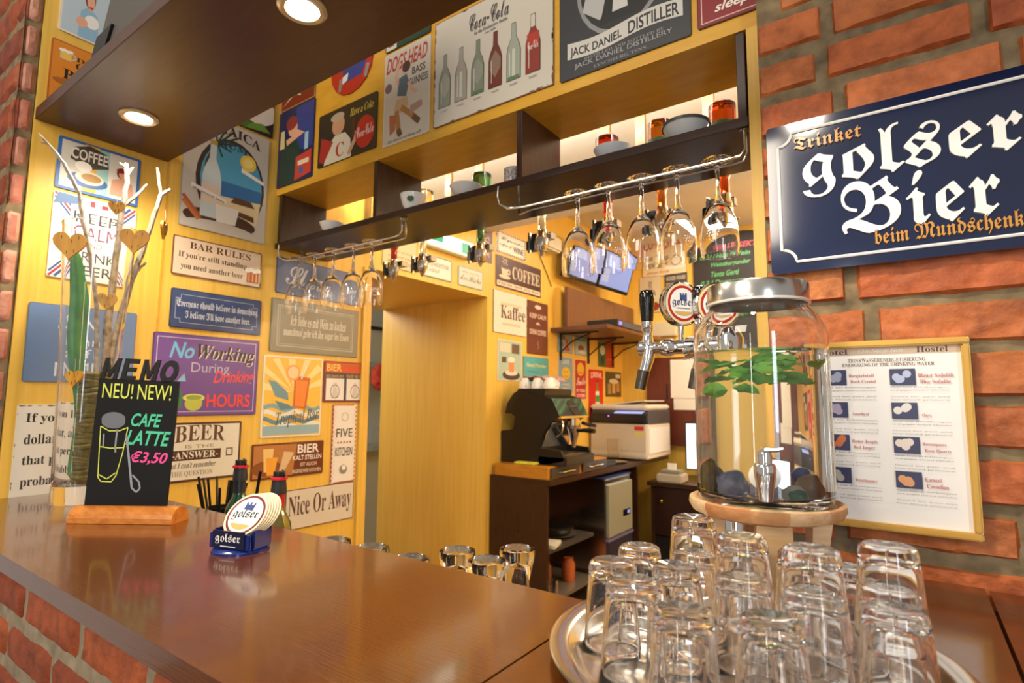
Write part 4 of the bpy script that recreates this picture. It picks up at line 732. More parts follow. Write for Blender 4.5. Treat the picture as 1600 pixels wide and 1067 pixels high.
def chalk(tx, c, u0, v0, u1, v1, st='o', n=0):
    V, F = text_mesh(tx, st); ch.add([(x0+(u0+x*(u1-u0))*w_, -.0024-.0001*n, z0+(v0+y*(v1-v0))*(z1-z0)) for x, y, q in V], F, CK[c])
chalk('NEU!', 'y', .06, .845, .44, .965, 'n'); chalk('NEW!', 'y', .50, .845, .92, .965, 'n'); chalk('CAFE', 'g', .46, .63, .84, .735); chalk('LATTE', 'g', .42, .485, .97, .60); chalk('€3,50', 'p', .50, .335, .96, .44); ch.build('chalk_writing', bo)
dr = MB()
def stroke(c, wd, pts, n=1):
    for a, e in zip(pts, pts[1:]):
        A_ = Vector((x0+a[0]*w_, 0, z0+a[1]*(z1-z0))); B_ = Vector((x0+e[0]*w_, 0, z0+e[1]*(z1-z0))); q = (B_-A_); 
        if q.length < 1e-6: continue
        q.normalize(); s_ = Vector((-q.z, 0, q.x))*wd/2; y_ = Vector((0, -.0024-.0001*n, 0)); dr.add([A_-s_+y_, B_-s_+y_, B_+s_+y_, A_+s_+y_], [(0, 1, 2, 3)], CK[c])
dr.add([(x0+(.24+.15*math.cos(a))*w_, -.0024, z0+(.66+.055*math.sin(a)+(.02 if math.sin(a) > 0 else 0))*(z1-z0)) for a in [2*PI*i/18 for i in range(18)]], [tuple(range(18))], mat('#6d7178', .8))
stroke('y', .0022, [(.09, .62), (.11, .40), (.13, .22), (.17, .19), (.30, .19), (.35, .24), (.40, .42), (.43, .62)]); stroke('y', .0022, [(.09, .62), (.2, .585), (.33, .59), (.43, .62)]); stroke('y', .0022, [(.10, .46), (.24, .45), (.40, .46)]); stroke('y', .0022, [(.14, .24), (.24, .21), (.34, .26)])
stroke('w', .005, [(.42, .56), (.47, .42), (.53, .24), (.56, .15)]); stroke('w', .004, [(.56, .15), (.62, .12), (.66, .15), (.64, .2), (.55, .25)]); stroke('w', .004, [(.30, .6), (.30, .46), (.31, .42)]); stroke('w', .0035, [(.14, .56), (.15, .46)]); dr.build('chalk_drawing', bo)
# beer mat holder with beer mats
H0 = az(366, 866, CT); rz = .30
t = thing('beer_mat_holder', 'small navy plastic beer mat holder with white gothic lettering on the counter', 'beer mat holder', (H0.x-.022, H0.y+.024, CT), rz); t.scale = (.84, .84, .84)
NV = mat('#16296e', .2)
b = MB(); b.lathe([(.001, 0), (.058, 0), (.058, .004), (.052, .008), (.001, .008)], (0, 0, 0), NV, 40); b.build('base', t)
b = MB(); b.box(-.054, -.022, .008, -.046, .03, .046, NV, .002); b.box(.046, -.022, .008, .054, .03, .046, NV, .002); b.box(-.054, .024, .008, .054, .030, .05, NV, .002); b.box(-.054, -.034, .008, .054, -.028, .040, NV, .002); b.build('body', t)
b = MB(); b.box(-.042, -.037, .01, .042, -.0345, .046, mat('#141b3a', .1)); pl = b.build('front_plate', t)
b = MB(); V, F = text_mesh('golser', 'f'); b.add([(-.034+.066*x, -.0374, .019+.022*y) for x, y, q in V], F, WHT); b.box(-.02, -.0374, .0135, .02, -.0372, .0155, WHT); b.build('lettering', pl)
def mat_disc(k, label):
    m = MB(); r_ = .0535; EDG = mat('#d9bd84', .8); m.lathe([(.0005, 0), (r_, 0), (r_, .0014), (.0005, .0014)], (0, 0, 0), EDG, 40)
    o = m.build('beer_mat'); q = MB()
    for a, c_, dz in ((r_*.995, '#efe3c4', .0015), (r_*.90, '#7a2420', .0017), (r_*.80, '#f2efe8', .0019)): q.add([(a*math.cos(i*PI/20), a*math.sin(i*PI/20), dz) for i in range(40)], [tuple(range(40))], mat(c_, .7))
    V, F = text_mesh('golser', 'f'); q.add([(-.034+.068*x, -.016+.028*y+.006*x, .0021) for x, y, z in V], F, mat('#1c2230', .6))
    tw = [(-.014, .012), (.012, .012), (.012, .03), (.007, .03), (.007, .025), (.001, .025), (.001, .031), (-.004, .031), (-.004, .025), (-.009, .025), (-.009, .03), (-.014, .03)]; q.add([(x, y, .0021) for x, y in tw], [tuple(range(12))], mat('#3a4a86', .6))
    q.add([(.026*math.cos(PI+PI*i/12), -.022+.014*math.sin(PI+PI*i/12), .0021) for i in range(13)], [tuple(range(13))], mat('#d2b066', .6)); q.build('print', o)
    o.matrix_world = Matrix.Translation(t.location+Matrix.Rotation(rz, 3, 'Z') @ Vector((.004+.0026*k, .004+.0040*k, .060))) @ Matrix.Rotation(rz, 4, 'Z') @ Matrix.Rotation(math.radians(52), 4, 'X') @ Matrix.Rotation(-.05, 4, 'Z') @ Matrix.Scale(.80, 4)
    return tag(o, label, 'beer mat', 'beer mats in the holder')
mat_disc(0, 'foremost round beer mat with red ring and dark gothic lettering, fully visible')
for k in range(1, 6): mat_disc(k, 'round beer mat in the navy holder showing only its edge behind the front one')
# ------------------------------------------------------------------ behind the counter: wine bottles, straws, mugs on the worktop
def winebottle(px, col, label, capm, topz):
    p = ay(px, 735, .84); t = thing('wine_bottle', label, 'bottle', (p.x, .84, .911), group='corked wine bottles behind the counter'); s = topz-.911
    g_ = glass('wine_glass_'+col, col)
    b = MB(); b.lathe([(.001, .003), (.034, 0), (.037, .004), (.037, s-.155), (.033, s-.128), (.018, s-.098), (.0145, s-.085), (.0145, s-.025), (.016, s-.024), (.016, s-.018), (.0135, s-.018)], (0, 0, 0), mat(col, .08, 0, Coat_Weight=1.0), 32); b.build('glass', t)
    b = MB(); b.lathe([(.0152, s-.092), (.0152, s-.045)], (0, 0, 0), capm, 24, capped=False); b.build('capsule', t)
    b = MB(); b.lathe([(.0185, s-.055), (.019, s-.045), (.0165, s-.02), (.0165, s-.016), (.001, s-.016)], (0, 0, 0), mat('#2b2a2a', .5), 24); b.lathe([(.013, s-.016), (.0145, s-.012), (.0145, s), (.001, s)], (0, 0, 0), mat('#1f1e1e', .4), 24); st = b.build('stopper', t)
    b = MB(); b.lathe([(.0165, s-.022), (.021, s-.02), (.021, s-.015), (.0165, s-.013)], (0, 0, 0), mat('#c8202c', .3), 24, capped=False); b.build('red_ring', st)
    b = MB(); b.tube([(.012+.012*math.sin(a), 0, s-.006+.010*math.cos(a)) for a in [PI*i/8 for i in range(9)]], .0018, mat('#1f1e1e', .4), 6); b.build('loop', st)
winebottle(376, '#14452f', 'dark green wine bottle with black stopper and red ring, left behind the beer mats', mat('#20262a', .4), 1.203)
winebottle(437, '#5a571c', 'olive wine bottle with red capsule and black stopper, right behind the beer mats', mat('#c0202c', .3), 1.187)
c0 = ay(345, 800, .86); t = thing('straw_holder', 'black cup holding black straws behind the counter', 'holder', (c0.x, .86, .911)); b = MB(); b.lathe([(.03, 0), (.036, .15), (.034, .15), (.028, .004), (.001, .004)], (0, 0, 0), BLK, 24); b.build('cup', t)
rn = random.Random(3)
for k in range(11):
    a = 2*PI*k/11; ti = rn.uniform(.1, .30); p = Vector((c0.x+.015*math.cos(a), .86+.015*math.sin(a), .92)); e = p+Vector((math.cos(a)*ti*.22, math.sin(a)*ti*.22, rn.uniform(.20, .235)))
    b = MB(); b.tube([p-p, e-p], .0035, BLK, 8); o = b.build('straw'); o.location = p; tag(o, 'black drinking straw standing in the black cup behind the memo board', 'straw', 'black straws in the cup')
p = ay(403, 745, .83); b = MB(); b.tube([(0, 0, 0), (.055, 0, .27)], .004, BLK, 8); o = b.build('stirrer'); o.location = (p.x-.045, .83, .912); tag(o, 'single black stick leaning between the two wine bottles', 'stick')
def mug(x, y, h, label, src=[]):
    if src: return dup(src[0], (x, y, .911), label)
    t = thing('beer_glass', label, 'glass', (x, y, .911), group='flared beer glasses behind the counter')
    b = MB(); b.lathe([(.024, 0), (.026, .003), (.024, .06), (.026, .10), (.034, .135), (.0375, .15), (.036, .158), (.028, .161), (.014, .156), (.001, .152), (.001, .135), (.02, .128), (.022, .1), (.0205, .06), (.0225, .003)], (0, 0, 0), GL, 36, closed=False, capped=False); b.v; b.build('glass', t); src.append(t); return t
for x, y, lb in ((1.325, .975, 'flared upside down glass at the right end behind the counter, nearest the cabinet'), (1.325, .872, 'flared upside down glass in front of the right end one, touching the counter edge'), (1.235, .89, 'wide flared upside down glass, third from the right behind the counter'), (1.08, .80, 'flared glass barely showing its round base over the counter edge, fourth from right'), (.97, .79, 'flared glass whose base just peeks over the counter edge below the doorway, farthest left'), (1.20, .793, 'low flared glass mostly hidden by the counter edge before the wide one')): mug(x, y, .16, lb)
# ================================================================== water jar on its wooden stand
JX, JY = 1.814, .92
JS, JV = .922, .852
JZ = ay(1203, 800, JY-.088).z
t = thing('wooden_stand', 'round light wooden stand of mixed staves carrying the water jar', 'stand', (JX, JY, CT))
ZS = .110
st = (JZ-.1047*.66-CT)
STV = brickmat('stave_wood', ['#d49a62', '#f0d2a6', '#e2b27c', '#c98a56', '#efcfa2'], '#c8a27a')
b = MB(); pr = [(.001, .074), (.095, .074), (.112, .082), (.1175, .096), (.1165, .108), (.112, .1105), (.108, .1085), (.104, .1045), (.001, .1045)]
cuts = [0, .55, 1.25, 1.75, 2.6, 3.2, 4.1, 4.75, 5.2, 5.75, 2*PI]
for a0, a1 in zip(cuts, cuts[1:]):
    n = 8; vs = []; 
    for i in range(n+1):
        a = a0+(a1-a0)*i/n; vs += [(r*math.cos(a), r*math.sin(a), z) for r, z in pr]
    k = len(pr); b.add(vs, [(i*k+j, (i+1)*k+j, (i+1)*k+j+1, i*k+j+1) for i in range(n) for j in range(k-1)], STV, True)
pl = b.build('plate', t); pl.scale = (.92, .92, .66); pl.location.z = JZ-CT-.1047*.66
for a in (.35, 1.92, 3.49, 5.06):
    b = MB(); c_, s_ = math.cos(a), math.sin(a); q = [Vector((c_*r-s_*w_, s_*r+c_*w_, z)) for r, w_, z in ((.055, -.02, 0), (.070, -.02, 0), (.086, -.024, st+.0495), (.06, -.024, st+.0495))]; b.prism(q, Vector((-s_, c_, 0))*.045, PINE); b.build('leg', t, bevel=.002)
t = thing('water_dispenser', 'large round glass jar of water with steel lid and chrome tap on the wooden stand', 'water dispenser', (JX, JY, JZ)); t.scale = (JS, JS, JV)
def jarprof(o):     # o: inward offset
    P = [(.092, .0), (.1015, .008), (.1035, .02), (.1035, .285), (.1015, .302), (.090, .325), (.078, .340), (.073, .352), (.072, .363)]
    return [(r-o, z) for r, z in P]
b = MB(); outp = [(.001, .002), (.088, .0)]+jarprof(0)+[(.0685, .363)]; inn = [(r-.0042, max(z, .010)) for r, z in jarprof(0)][::-1]; inn = [p for p in inn if p[1] > .012]+[(.085, .011), (.001, .0125)]
b.lathe(outp+inn, (0, 0, 0), GL, 72, capped=False); b.build('glass', t)
b = MB(); wl = .262; b.lathe([(.001, .0122), (.0852, .0108), (.0995, .0215), (.0996, .252), (.0996, wl), (.097, wl-.0006), (.001, wl-.0008)], (0, 0, 0), WAT, 72, capped=False); b.build('water', t)
LID = mat('#cfcdc8', .22, 1)
b = MB(); b.lathe([(.0775, .350), (.0795, .352), (.0795, .380), (.0775, .3835), (.070, .3842), (.001, .3842), (.001, .3825), (.0762, .380), (.0762, .350)], (0, 0, 0), LID, 72, capped=False); ld = b.build('lid', t)
b = MB(); b.lathe([(.0762, .3465), (.0812, .3475), (.0812, .3515), (.0765, .353)], (0, 0, 0), mat('#e8e6e0', .2, .3), 72, capped=False); b.build('seal', ld)
ta = math.atan2(-1, .22); tc, ts = math.cos(ta), math.sin(ta); R0 = .1036; O = Vector((tc*R0, ts*R0, .056)); D = Vector((tc, ts, 0))
tp = MB(); tp.lathe([(.001, 0), (.022, 0), (.022, .003), (.012, .005), (.009, .006), (.009, .02), (.001, .02)], O, mat('#e9e6de', .25), 28, D); tb = tp.build('tap', t)
q = MB(); c_ = O+D*.026; q.lathe([(.0085, -.034), (.0095, -.034), (.0105, -.024), (.0145, .004), (.0150, .010), (.0150, .020), (.0135, .0225), (.001, .0225)], c_, CHR, 28); q.build('spout', tb)
q = MB(); q.lathe([(.010, .0225), (.0105, .034), (.009, .040), (.001, .041)], c_, CHR, 24); q.build('handle_post', tb)
q = MB(); q.tube([c_+Vector((-.004, 0, .038)), c_+Vector((.004, -.001, .044)), c_+Vector((.018, -.002, .045)), c_+Vector((.026, -.002, .047))], [.005, .005, .0035, .003], CHR, 8); q.build('lever', tb)
# stones inside, mint leaves
def stone(px, py, r, m, label, dz=0, back=0, seed=0, amp=.22):
    r = tuple(q*.9 for q in r); p = ay(px, py, JY-.045+back); z = JZ+.011+r[2]*.9+dz; o = MB().blob((0, 0, 0), r, m, 3, amp, 1.6, seed).build('stone'); x, y = p.x-JX, p.y-JY; k = min(1, (.087-max(r[0], r[1])*1.05)/max(1e-6, math.hypot(x, y)))
    o.location = (JX+x*k, JY+y*k, z); return tag(o, label, 'stone', 'stones in the water jar')
S1 = noisy('dark_stone', '#1c1e14', '#4c4a34', (1, 1, 1), 60, .5, .6); S2 = noisy('blue_stone', '#3a4160', '#9aa0b8', (1, 1, 1), 30, .35, .3, c3='#5a6080'); S3 = noisy('mauve_stone', '#8a7286', '#c4aebc', (1, 1, 1), 14, .3)
S4 = noisy('grey_stone', '#7f7f78', '#c9c6ba', (1, 1, 1), 20, .4); S5 = noisy('brown_stone', '#5a4030', '#8a6a50', (1, 1, 1), 24, .4); S6 = noisy('green_stone', '#2f5a4a', '#6a9a80', (1, 1, 1), 25, .3)
stone(1112, 755, (.019, .019, .030), S1, 'dark rough stone covered with bubbles at the left edge of the jar', seed=1, amp=.3)
stone(1150, 765, (.026, .02, .022), S2, 'blue grey stone left of the tap inside the jar', seed=2)
stone(1195, 775, (.022, .016, .016), S3, 'pale mauve stone behind and below the tap inside the jar', seed=3)
stone(1238, 770, (.018, .015, .014), S4, 'pale grey stone right of the tap inside the jar', seed=4)
stone(1243, 752, (.014, .012, .012), noisy('deep_blue_stone', '#1f2a66', '#4a5a9a', (1, 1, 1), 40, .3), 'deep blue stone resting on the green one in the jar', dz=.026, back=.02, seed=5)
stone(1255, 778, (.013, .011, .011), S6, 'small green stone at the right front of the jar', seed=6, back=-.02)
stone(1285, 770, (.020, .02, .022), S5, 'brown stone at the right edge of the jar', seed=7)
MINT = noisy('mint_leaf', '#6cc038', '#a8e468', (1, 1, 1), 40, .45)
t = thing('mint_sprig', 'bright green mint sprigs floating below the water surface in the jar', 'mint', (JX, JY, JZ+.252*JV)); t.scale = (.92, .92, .92); rn = random.Random(11)
b = MB()
for k in range(4): a = k*1.5+.3; b.tube([(.05*math.cos(a), .05*math.sin(a), -.012), (.02*math.cos(a+.6), .02*math.sin(a+.6), -.004), (-.04*math.cos(a), -.03*math.sin(a), -.02)], .0016, MINT, 6)
b.build('stem', t)
for k in range(26):
    a = rn.uniform(0, 2*PI); r_ = rn.uniform(.01, .068); z = -rn.uniform(.004, .040); 
    if k < 12: a = -PI/2+rn.uniform(-1.2, 1.2); r_ = rn.uniform(.03, .072)
    if k in (4, 5): z = -.055
    L, W_ = rn.uniform(.034, .05), rn.uniform(.02, .028); rot = Matrix.Rotation(rn.uniform(0, 6.3), 3, 'Z') @ Matrix.Rotation(rn.uniform(-1.1, 1.1), 3, 'X') @ Matrix.Rotation(rn.uniform(-.5, .5), 3, 'Y'); b = MB(); vs = []
    for i in range(9):
        s = i/8; hw = W_/2*math.sin(PI*min(1, s*.96+.03))**.8*(1+.10*(i % 2)); 
        for j in (-1, -.5, 0, .5, 1): vs.append(Vector((r_*math.cos(a), r_*math.sin(a), z))+rot @ Vector((L*(s-.5), hw*j, .005*abs(j)-.008*(s-.5)**2*4*.3+.0015*math.sin(i*2+j*4))))
    b.add(vs, [(i*5+j, i*5+j+1, i*5+j+6, i*5+j+5) for i in range(8) for j in range(4)], MINT, True); o = b.build('leaf', t)
# ================================================================== tray and tumblers
TX, TY, TR = 1.843, .648, .206
b = MB(); TS = mat('#d6d2cb', .2, 1)
b.lathe([(.001, .0012), (.172, .0012), (.180, .004), (.187, .0125), (.190, .0140), (.207, .0155), (.2095, .0145), (.2085, .0128), (.191, .0120), (.184, .0035), (.176, 0), (.001, 0)][::-1], (0, 0, 0), TS, 96, capped=False)
o = b.build('serving_tray'); o.scale = (.98, .98, 1); o.location = (TX, TY, CT+.0002); tag(o, 'round polished steel serving tray crowded with upside down tumblers', 'tray')
TZ = CT+.0022
def tumbler_mesh():
    b = MB()                                              # upside down: rim below, thick base on top
    b.lathe([(.0318, .0), (.0325, .002), (.0322, .008), (.0268, .072), (.0262, .082), (.0248, .0875), (.0215, .0898), (.012, .0882), (.001, .0868),
             (.001, .0765), (.014, .0758), (.0215, .0725), (.0240, .066), (.0296, .008), (.0302, .001), (.0310, -.0)], (0, 0, 0), GL, 44, capped=False, closed=False)
    return b
SRC = None
def tumbler(x, y, z, label, rz=0):
    global SRC
    if SRC is None: SRC = tumbler_mesh().build('tumbler'); o = SRC
    else: o = SRC.copy(); COL.objects.link(o)
    o.location = (x, y, z); o.rotation_euler = (0, 0, rz); return tag(o, label, 'glass', 'tumblers on the tray')
TUM = [('A', 949, 878, 0, 'tumbler at the far left edge of the tray'), ('B', 990, 852, 0, 'small looking tumbler at the back left of the tray, seen before the dark cabinet'), ('C', 985, 905, 0, 'front tumbler second from the left on the tray'),
       ('D', 1056, 885, 0, 'tumbler behind the front row, right of the second one'), ('E', 1066, 953, 0, 'large front tumbler left of the middle at the bottom edge of the photo'), ('F', 1083, 862, 1, 'stack below the left end of the wooden stand'),
       ('G', 1186, 822, 0, 'tumbler at the back directly below the wooden stand'), ('H', 1160, 900, 1, 'stack in the middle of the tray'), ('I', 1278, 843, 0, 'back tumbler right of the stand leg'), ('J', 1270, 925, 1, 'stack right of the middle of the tray'),
       ('K', 1333, 893, 0, 'tumbler whose side shows between the two right stacks'), ('L', 1410, 920, 1, 'rightmost stack in front of the framed notice'), ('M', 1414, 949, 0, 'front right tumbler in front of the rightmost stack'), ('N', 1204, 968, 0, 'front tumbler in the middle at the bottom edge of the photo')]
P = {k: [az(px, py, TZ+.088).x, az(px, py, TZ+.088).y] for k, px, py, st, lb in TUM}; P0 = {k: list(v) for k, v in P.items()}
for it in range(400):
    for a in P:
        for c in P:
            if a < c:
                dx = P[c][0]-P[a][0]; dy = P[c][1]-P[a][1]; q = math.hypot(dx, dy); m_ = .0662
                if q < m_: e = (m_-q)/2/q; P[a][0] -= dx*e; P[a][1] -= dy*e; P[c][0] += dx*e; P[c][1] += dy*e
    for a in P:
        dx = P[a][0]-TX; dy = P[a][1]-TY; q = math.hypot(dx, dy)
        if q > .138: P[a][0] = TX+dx*.138/q; P[a][1] = TY+dy*.138/q
        P[a][0] += (P0[a][0]-P[a][0])*.02; P[a][1] += (P0[a][1]-P[a][1])*.02
for k, px, py, st, lb in TUM:
    x, y = P[k]
    if st: tumbler(x, y, TZ, 'lower tumbler of the '+lb); tumbler(x, y, TZ+.0405, 'upper tumbler of the '+lb, .5)
    else: tumbler(x, y, TZ, lb)
# ================================================================== beer tap column
TPY = 1.15
t = thing('beer_tap', 'chrome beer tap column with black handles and round beer emblems left of the jar', 'beer tap', (1.71, TPY, CT))
def tl(px, py, dy=0): p = ay(px, py, TPY+dy); return Vector((p.x-1.71, p.y-TPY, p.z-CT))
b = MB(); zt = tl(1130, 545).z; b.lathe([(.045, 0), (.045, .006), (.030, .012), (.026, .03), (.026, zt-.02), (.030, zt+.02), (.02, zt+.04), (.001, zt+.045)], (0, 0, 0), CHR, 32); b.build('column', t)
L = tl(1000, 545); pz = L.z
b = MB(); b.lathe([(.001, 0), (.0155, 0), (.0165, .004), (.0165, .016), (.013, .02), (.0125, .045), (.0165, .05), (.0185, .058), (.0185, .070), (.015, .076), (.015, .10), (.02, .104), (.02, .115), (.018, .13), (.018, -L.x)], L, CHR, 28, (1, 0, 0)); b.build('pipe', t)
def tap(cx, y, label=None, hz=0):
    A_ = Vector((cx, y, pz))
    k = MB(); k.lathe([(.012, 0), (.0125, .012), (.0105, .02), (.010, .03), (.013, .034), (.013, .052)], A_+Vector((0, 0, .006)), CHR, 24); k.build('valve_stem', t)
    k = MB(); k.lathe([(.0125, 0), (.0135, .01), (.0165, .05), (.0165, .062), (.0135, .070), (.006, .0725), (.001, .073)], A_+Vector((0, 0, .056)), mat('#0b0a0a', .08), 28); k.build('handle', t)
    k = MB(); k.tube([A_+Vector((.004, 0, .0)), A_+Vector((.002, -.004, -.02)), A_+Vector((-.006, -.008, -.05)), A_+Vector((-.014, -.010, -.085))], [.014, .0135, .012, .0105], CHR, 20, cap=False); k.tube([A_+Vector((-.006, -.008, -.048)), A_+Vector((-.0150, -.0105, -.088))], [.0132, .0118], mat('#6d6660', .25, 1), 20); k.build('spout', t)
tap(tl(1012, 545).x, 0)
tap(tl(1091, 545).x, .02)
b = MB(); q = tl(1098, 552); b.tube([q+Vector((-.03, 0, .006)), q+Vector((-.005, -.01, .01)), q+Vector((.012, -.02, -.005)), q+Vector((.018, -.025, -.05)), q+Vector((.018, -.025, -.30))], [.017, .017, .016, .015, .015], CHR, 20); b.build('swan_neck', t)
def emblem(c, r, ang):
    n = Vector((math.sin(ang), -math.cos(ang), 0)); u = Vector((math.cos(ang), math.sin(ang), 0)); e = MB()
    e.lathe([(.001, -.011), (r*.95, -.011), (r, -.008), (r, .008), (r*.955, .010), (r*.90, .0085)], c, CHR, 48, n, capped=False); o = e.build('emblem', t)
    q = MB(); pt = lambda a, d: c+u*a[0]+Vector((0, 0, a[1]))+n*d
    for k, (f_, col) in enumerate(((.905, '#ecd9ac'), (.80, '#b8302a'), (.68, '#f4f1ec'))):
        q.add([pt((r*f_*math.cos(i*PI/24), r*f_*math.sin(i*PI/24)), .0088+.0003*k) for i in range(48)], [tuple(range(48))], mat(col, .25))
    q.add([pt((.30*r*1.6*math.cos(PI+PI*i/12), -.36*r+.2*r*math.sin(PI+PI*i/12)), .0097) for i in range(13)], [tuple(range(13))], mat('#d2b066', .4))
    tw = [(-.17, .12), (.2, .12), (.2, .46), (.1, .46), (.1, .38), (.04, .38), (.04, .46), (-.02, .46), (-.02, .38), (-.09, .38), (-.09, .46), (-.17, .46)]; q.add([pt((x*r, y*r), .0097) for x, y in tw], [tuple(range(12))], mat('#3a4f86', .4)); q.build('face', o)
    V, F = text_mesh('golser', 'f'); q = MB(); q.add([pt(((-.58+1.16*x)*r, (-.18+.42*y)*r), .0100) for x, y, z in V], F, mat('#1c2a56', .4)); q.add([pt((x*r, y*r), .01) for x, y in ((-.35, -.2), (.35, -.2), (.35, -.235), (-.35, -.235))], [(0, 1, 2, 3)], mat('#55607a', .4)); q.build('lettering', o)
    q = MB(); q.tube([c+Vector((0, 0, -r)), c+Vector((0, 0, -r-.03))], .006, CHR, 14); q.build('stem', o)
emblem(tl(1063, 475), .0475, .98); emblem(tl(1119, 477, .03), .0475, .72)
# ================================================================== back bar: cabinets and machines
CZ = .94
t = thing('back_cabinet', 'dark brown open fronted cabinet along the left wall carrying the espresso machine', 'cabinet', (.2, 2.6, 0))
b = MB(); b.box(-.196, .0, .0, .185, .025, CZ-.03, DARKV); b.build('side_panel', t)
b = MB(); b.box(-.196, .0, CZ-.03, .21, 1.80, CZ, DARK); b.build('worktop', t)
b = MB(); b.box(-.196, .03, 0, -.18, 1.8, CZ-.03, DARKV); b.build('rear_panel', t)
b = MB(); b.box(-.17, .03, .545, .18, .56, .565, mat('#6d655c', .3, .6)); b.build('shelf_board', t)
b = MB(); b.box(-.17, .03, .28, .18, .60, .30, mat('#8d857a', .3, .6)); b.build('shelf_board', t)
b = MB(); b.box(-.17, 1.22, .0, .185, 1.245, CZ-.03, DARKV); b.build('side_panel', t)
b = MB(); b.lathe([(.008, 0), (.008, .002), (.001, .002)], (.0, -.0005, .65), BLK, 12, (0, -1, 0)); b.build('cable_hole', t)
p = wx_ = None
t = thing('ice_machine', 'stainless steel ice machine with blue grey front standing inside the open cabinet', 'ice machine', (.205, 3.44, .0))
b = MB(); b.box(-.19, -.20, .03, .215, .18, .875, STEEL, .006); b.build('body', t)
b = MB(); b.box(.216, -.19, .52, .235, .17, .84, mat('#a9ad9c', .3, .3), .003); d = b.build('door', t); b = MB(); b.box(.2352, .02, .62, .237, .13, .66, BLK); b.box(.2368, .085, .63, .2374, .12, .65, mat('#6f86c8', .3, 0, 1.0)); b.build('display', d)
b = MB(); b.box(.216, -.19, .06, .232, .17, .49, mat('#4a4358', .3, .4), .003); b.build('lower_door', t); b = MB(); b.box(.216, -.2, .495, .236, .18, .512, mat('#a9a6d8', .2, .6)); b.build('trim_strip', t)
b = MB(); b.box(-.19, -.2, .876, .22, .18, .884, mat('#5a6cb5', .25, .5)); b.build('top_cover', t)
# plates, napkins and jars in the open bay
b = MB(); b.lathe([(.001, 0), (.09, 0), (.14, .018), (.142, .021), (.09, .005), (.001, .004)], (0, 0, 0), mat('#b9b2a6', .2, .8), 36); o = b.build('steel_plate'); o.location = (.22, 2.95, .566); tag(o, 'round steel plate lying on the upper shelf of the open cabinet', 'plate')
b = MB(); b.lathe([(.001, .0), (.10, 0), (.12, .03), (.12, .04), (.001, .042)], (0, 0, 0), BLK, 32); o = b.build('pan_lid'); o.location = (.22, 2.95, .588); tag(o, 'round black lid on top of the steel plate in the cabinet', 'lid')
b = MB(); b.box(-.07, -.07, 0, .07, .07, .02, mat('#d8d2c2', .7), .002); o = b.build('napkin_stack'); o.location = (.31, 2.72, .566); o.rotation_euler = (0, 0, .3); tag(o, 'stack of white napkins on the front edge of the upper cabinet shelf', 'napkins')
for i, (y, c, h, m) in enumerate(((2.70, 'small steel shaker on the lower cabinet shelf, left of two', .07, STEEL), (2.79, 'small steel shaker on the lower cabinet shelf, right of two', .065, STEEL))):
    b = MB(); b.lathe([(.016, 0), (.016, h*.8), (.013, h), (.001, h)], (0, 0, 0), m, 20); o = b.build('shaker'); o.location = (.33, y, .301); tag(o, c, 'shaker')
for i, (x, y, c, lb) in enumerate(((.2, 2.88, '#7a4a30', 'brown jar at the back of the lower cabinet shelf'), (.28, 3.02, '#a85a34', 'orange brown jar on the lower cabinet shelf beside the brown one'))):
    b = MB(); b.lathe([(.04, 0), (.042, .1), (.03, .115), (.03, .13), (.001, .13)], (0, 0, 0), mat(c, .25), 24); o = b.build('jar'); o.location = (x, y, .301); tag(o, lb, 'jar')
# coffee grounds drawer under the machine
t = thing('drawer_base', 'low orange wooden drawer base under the espresso machine', 'drawer base', (.215, 2.615, CZ))
b = MB(); b.box(-.19, .0, 0, .17, .72, .066, noisy('orange_board', '#b5741f', '#c98a2e', (4, 30, 30), 3, .35), .002); b.build('body', t)
for y0 in (.02, .38):
    b = MB(); b.box(.171, y0, .006, .182, y0+.32, .060, mat('#5a5654', .35, .6), .002); d = b.build('drawer', t)
    b = MB(); b.tube([(.182, y0+.08, .03), (.20, y0+.09, .032), (.204, y0+.16, .034), (.20, y0+.23, .032), (.182, y0+.24, .03)], .005, CHR, 8); b.build('handle', d)
# espresso machine: side outline taken on its own plane
EY = 2.70; EZ = CZ+.067
t = thing('espresso_machine', 'black espresso machine with chrome front and side lever on the back cabinet', 'espresso machine', (.24, EY, EZ))
def ep(px, py): p = ay(px, py, EY); return Vector((p.x-.24, 0, p.z-EZ))
out = [(783, 722), (783, 674), (802, 672), (805, 652), (799, 647.5), (789, 647), (792.5, 631), (802, 616), (809, 611.5), (849, 619), (861, 624), (873, 652), (860, 661), (848, 679), (842, 701), (876, 706), (882, 722), (853, 728)]
pts = [ep(*q) for q in out]; zb = min(q.z for q in pts); pts = [Vector((max(q.x, -.232), 0, q.z-zb+.0)) for q in pts]; DY = .34
b = MB(); b.prism(pts, (0, .018, 0), mat('#12110f', .4)); b.prism([q+Vector((0, DY-.018, 0)) for q in pts], (0, .018, 0), mat('#12110f', .4))
core = [pts[i] for i in (0, 1, 2, 3, 4, 5, 6, 7, 8, 9, 10, 11, 12, 13, 14)]+[Vector((pts[14].x, 0, 0))]; core = [Vector((q.x*.97, .018, q.z)) for q in core]; b.prism(core, (0, DY-.036, 0), mat('#1b1917', .3)); b.build('body', t, bevel=.002)
f0 = pts[10]; f1 = pts[11]
b = MB(); b.add([f0+Vector((.004, .0, 0)), f1+Vector((.004, 0, 0)), f1+Vector((.004, DY, 0)), f0+Vector((.004, DY, 0))], [(0, 1, 2, 3)], mat('#cfc9bf', .08, 1)); fp = b.build('front_panel', t)
nrm = (f1-f0).cross(Vector((0, 1, 0))).normalized(); nrm = nrm if nrm.x > 0 else -nrm
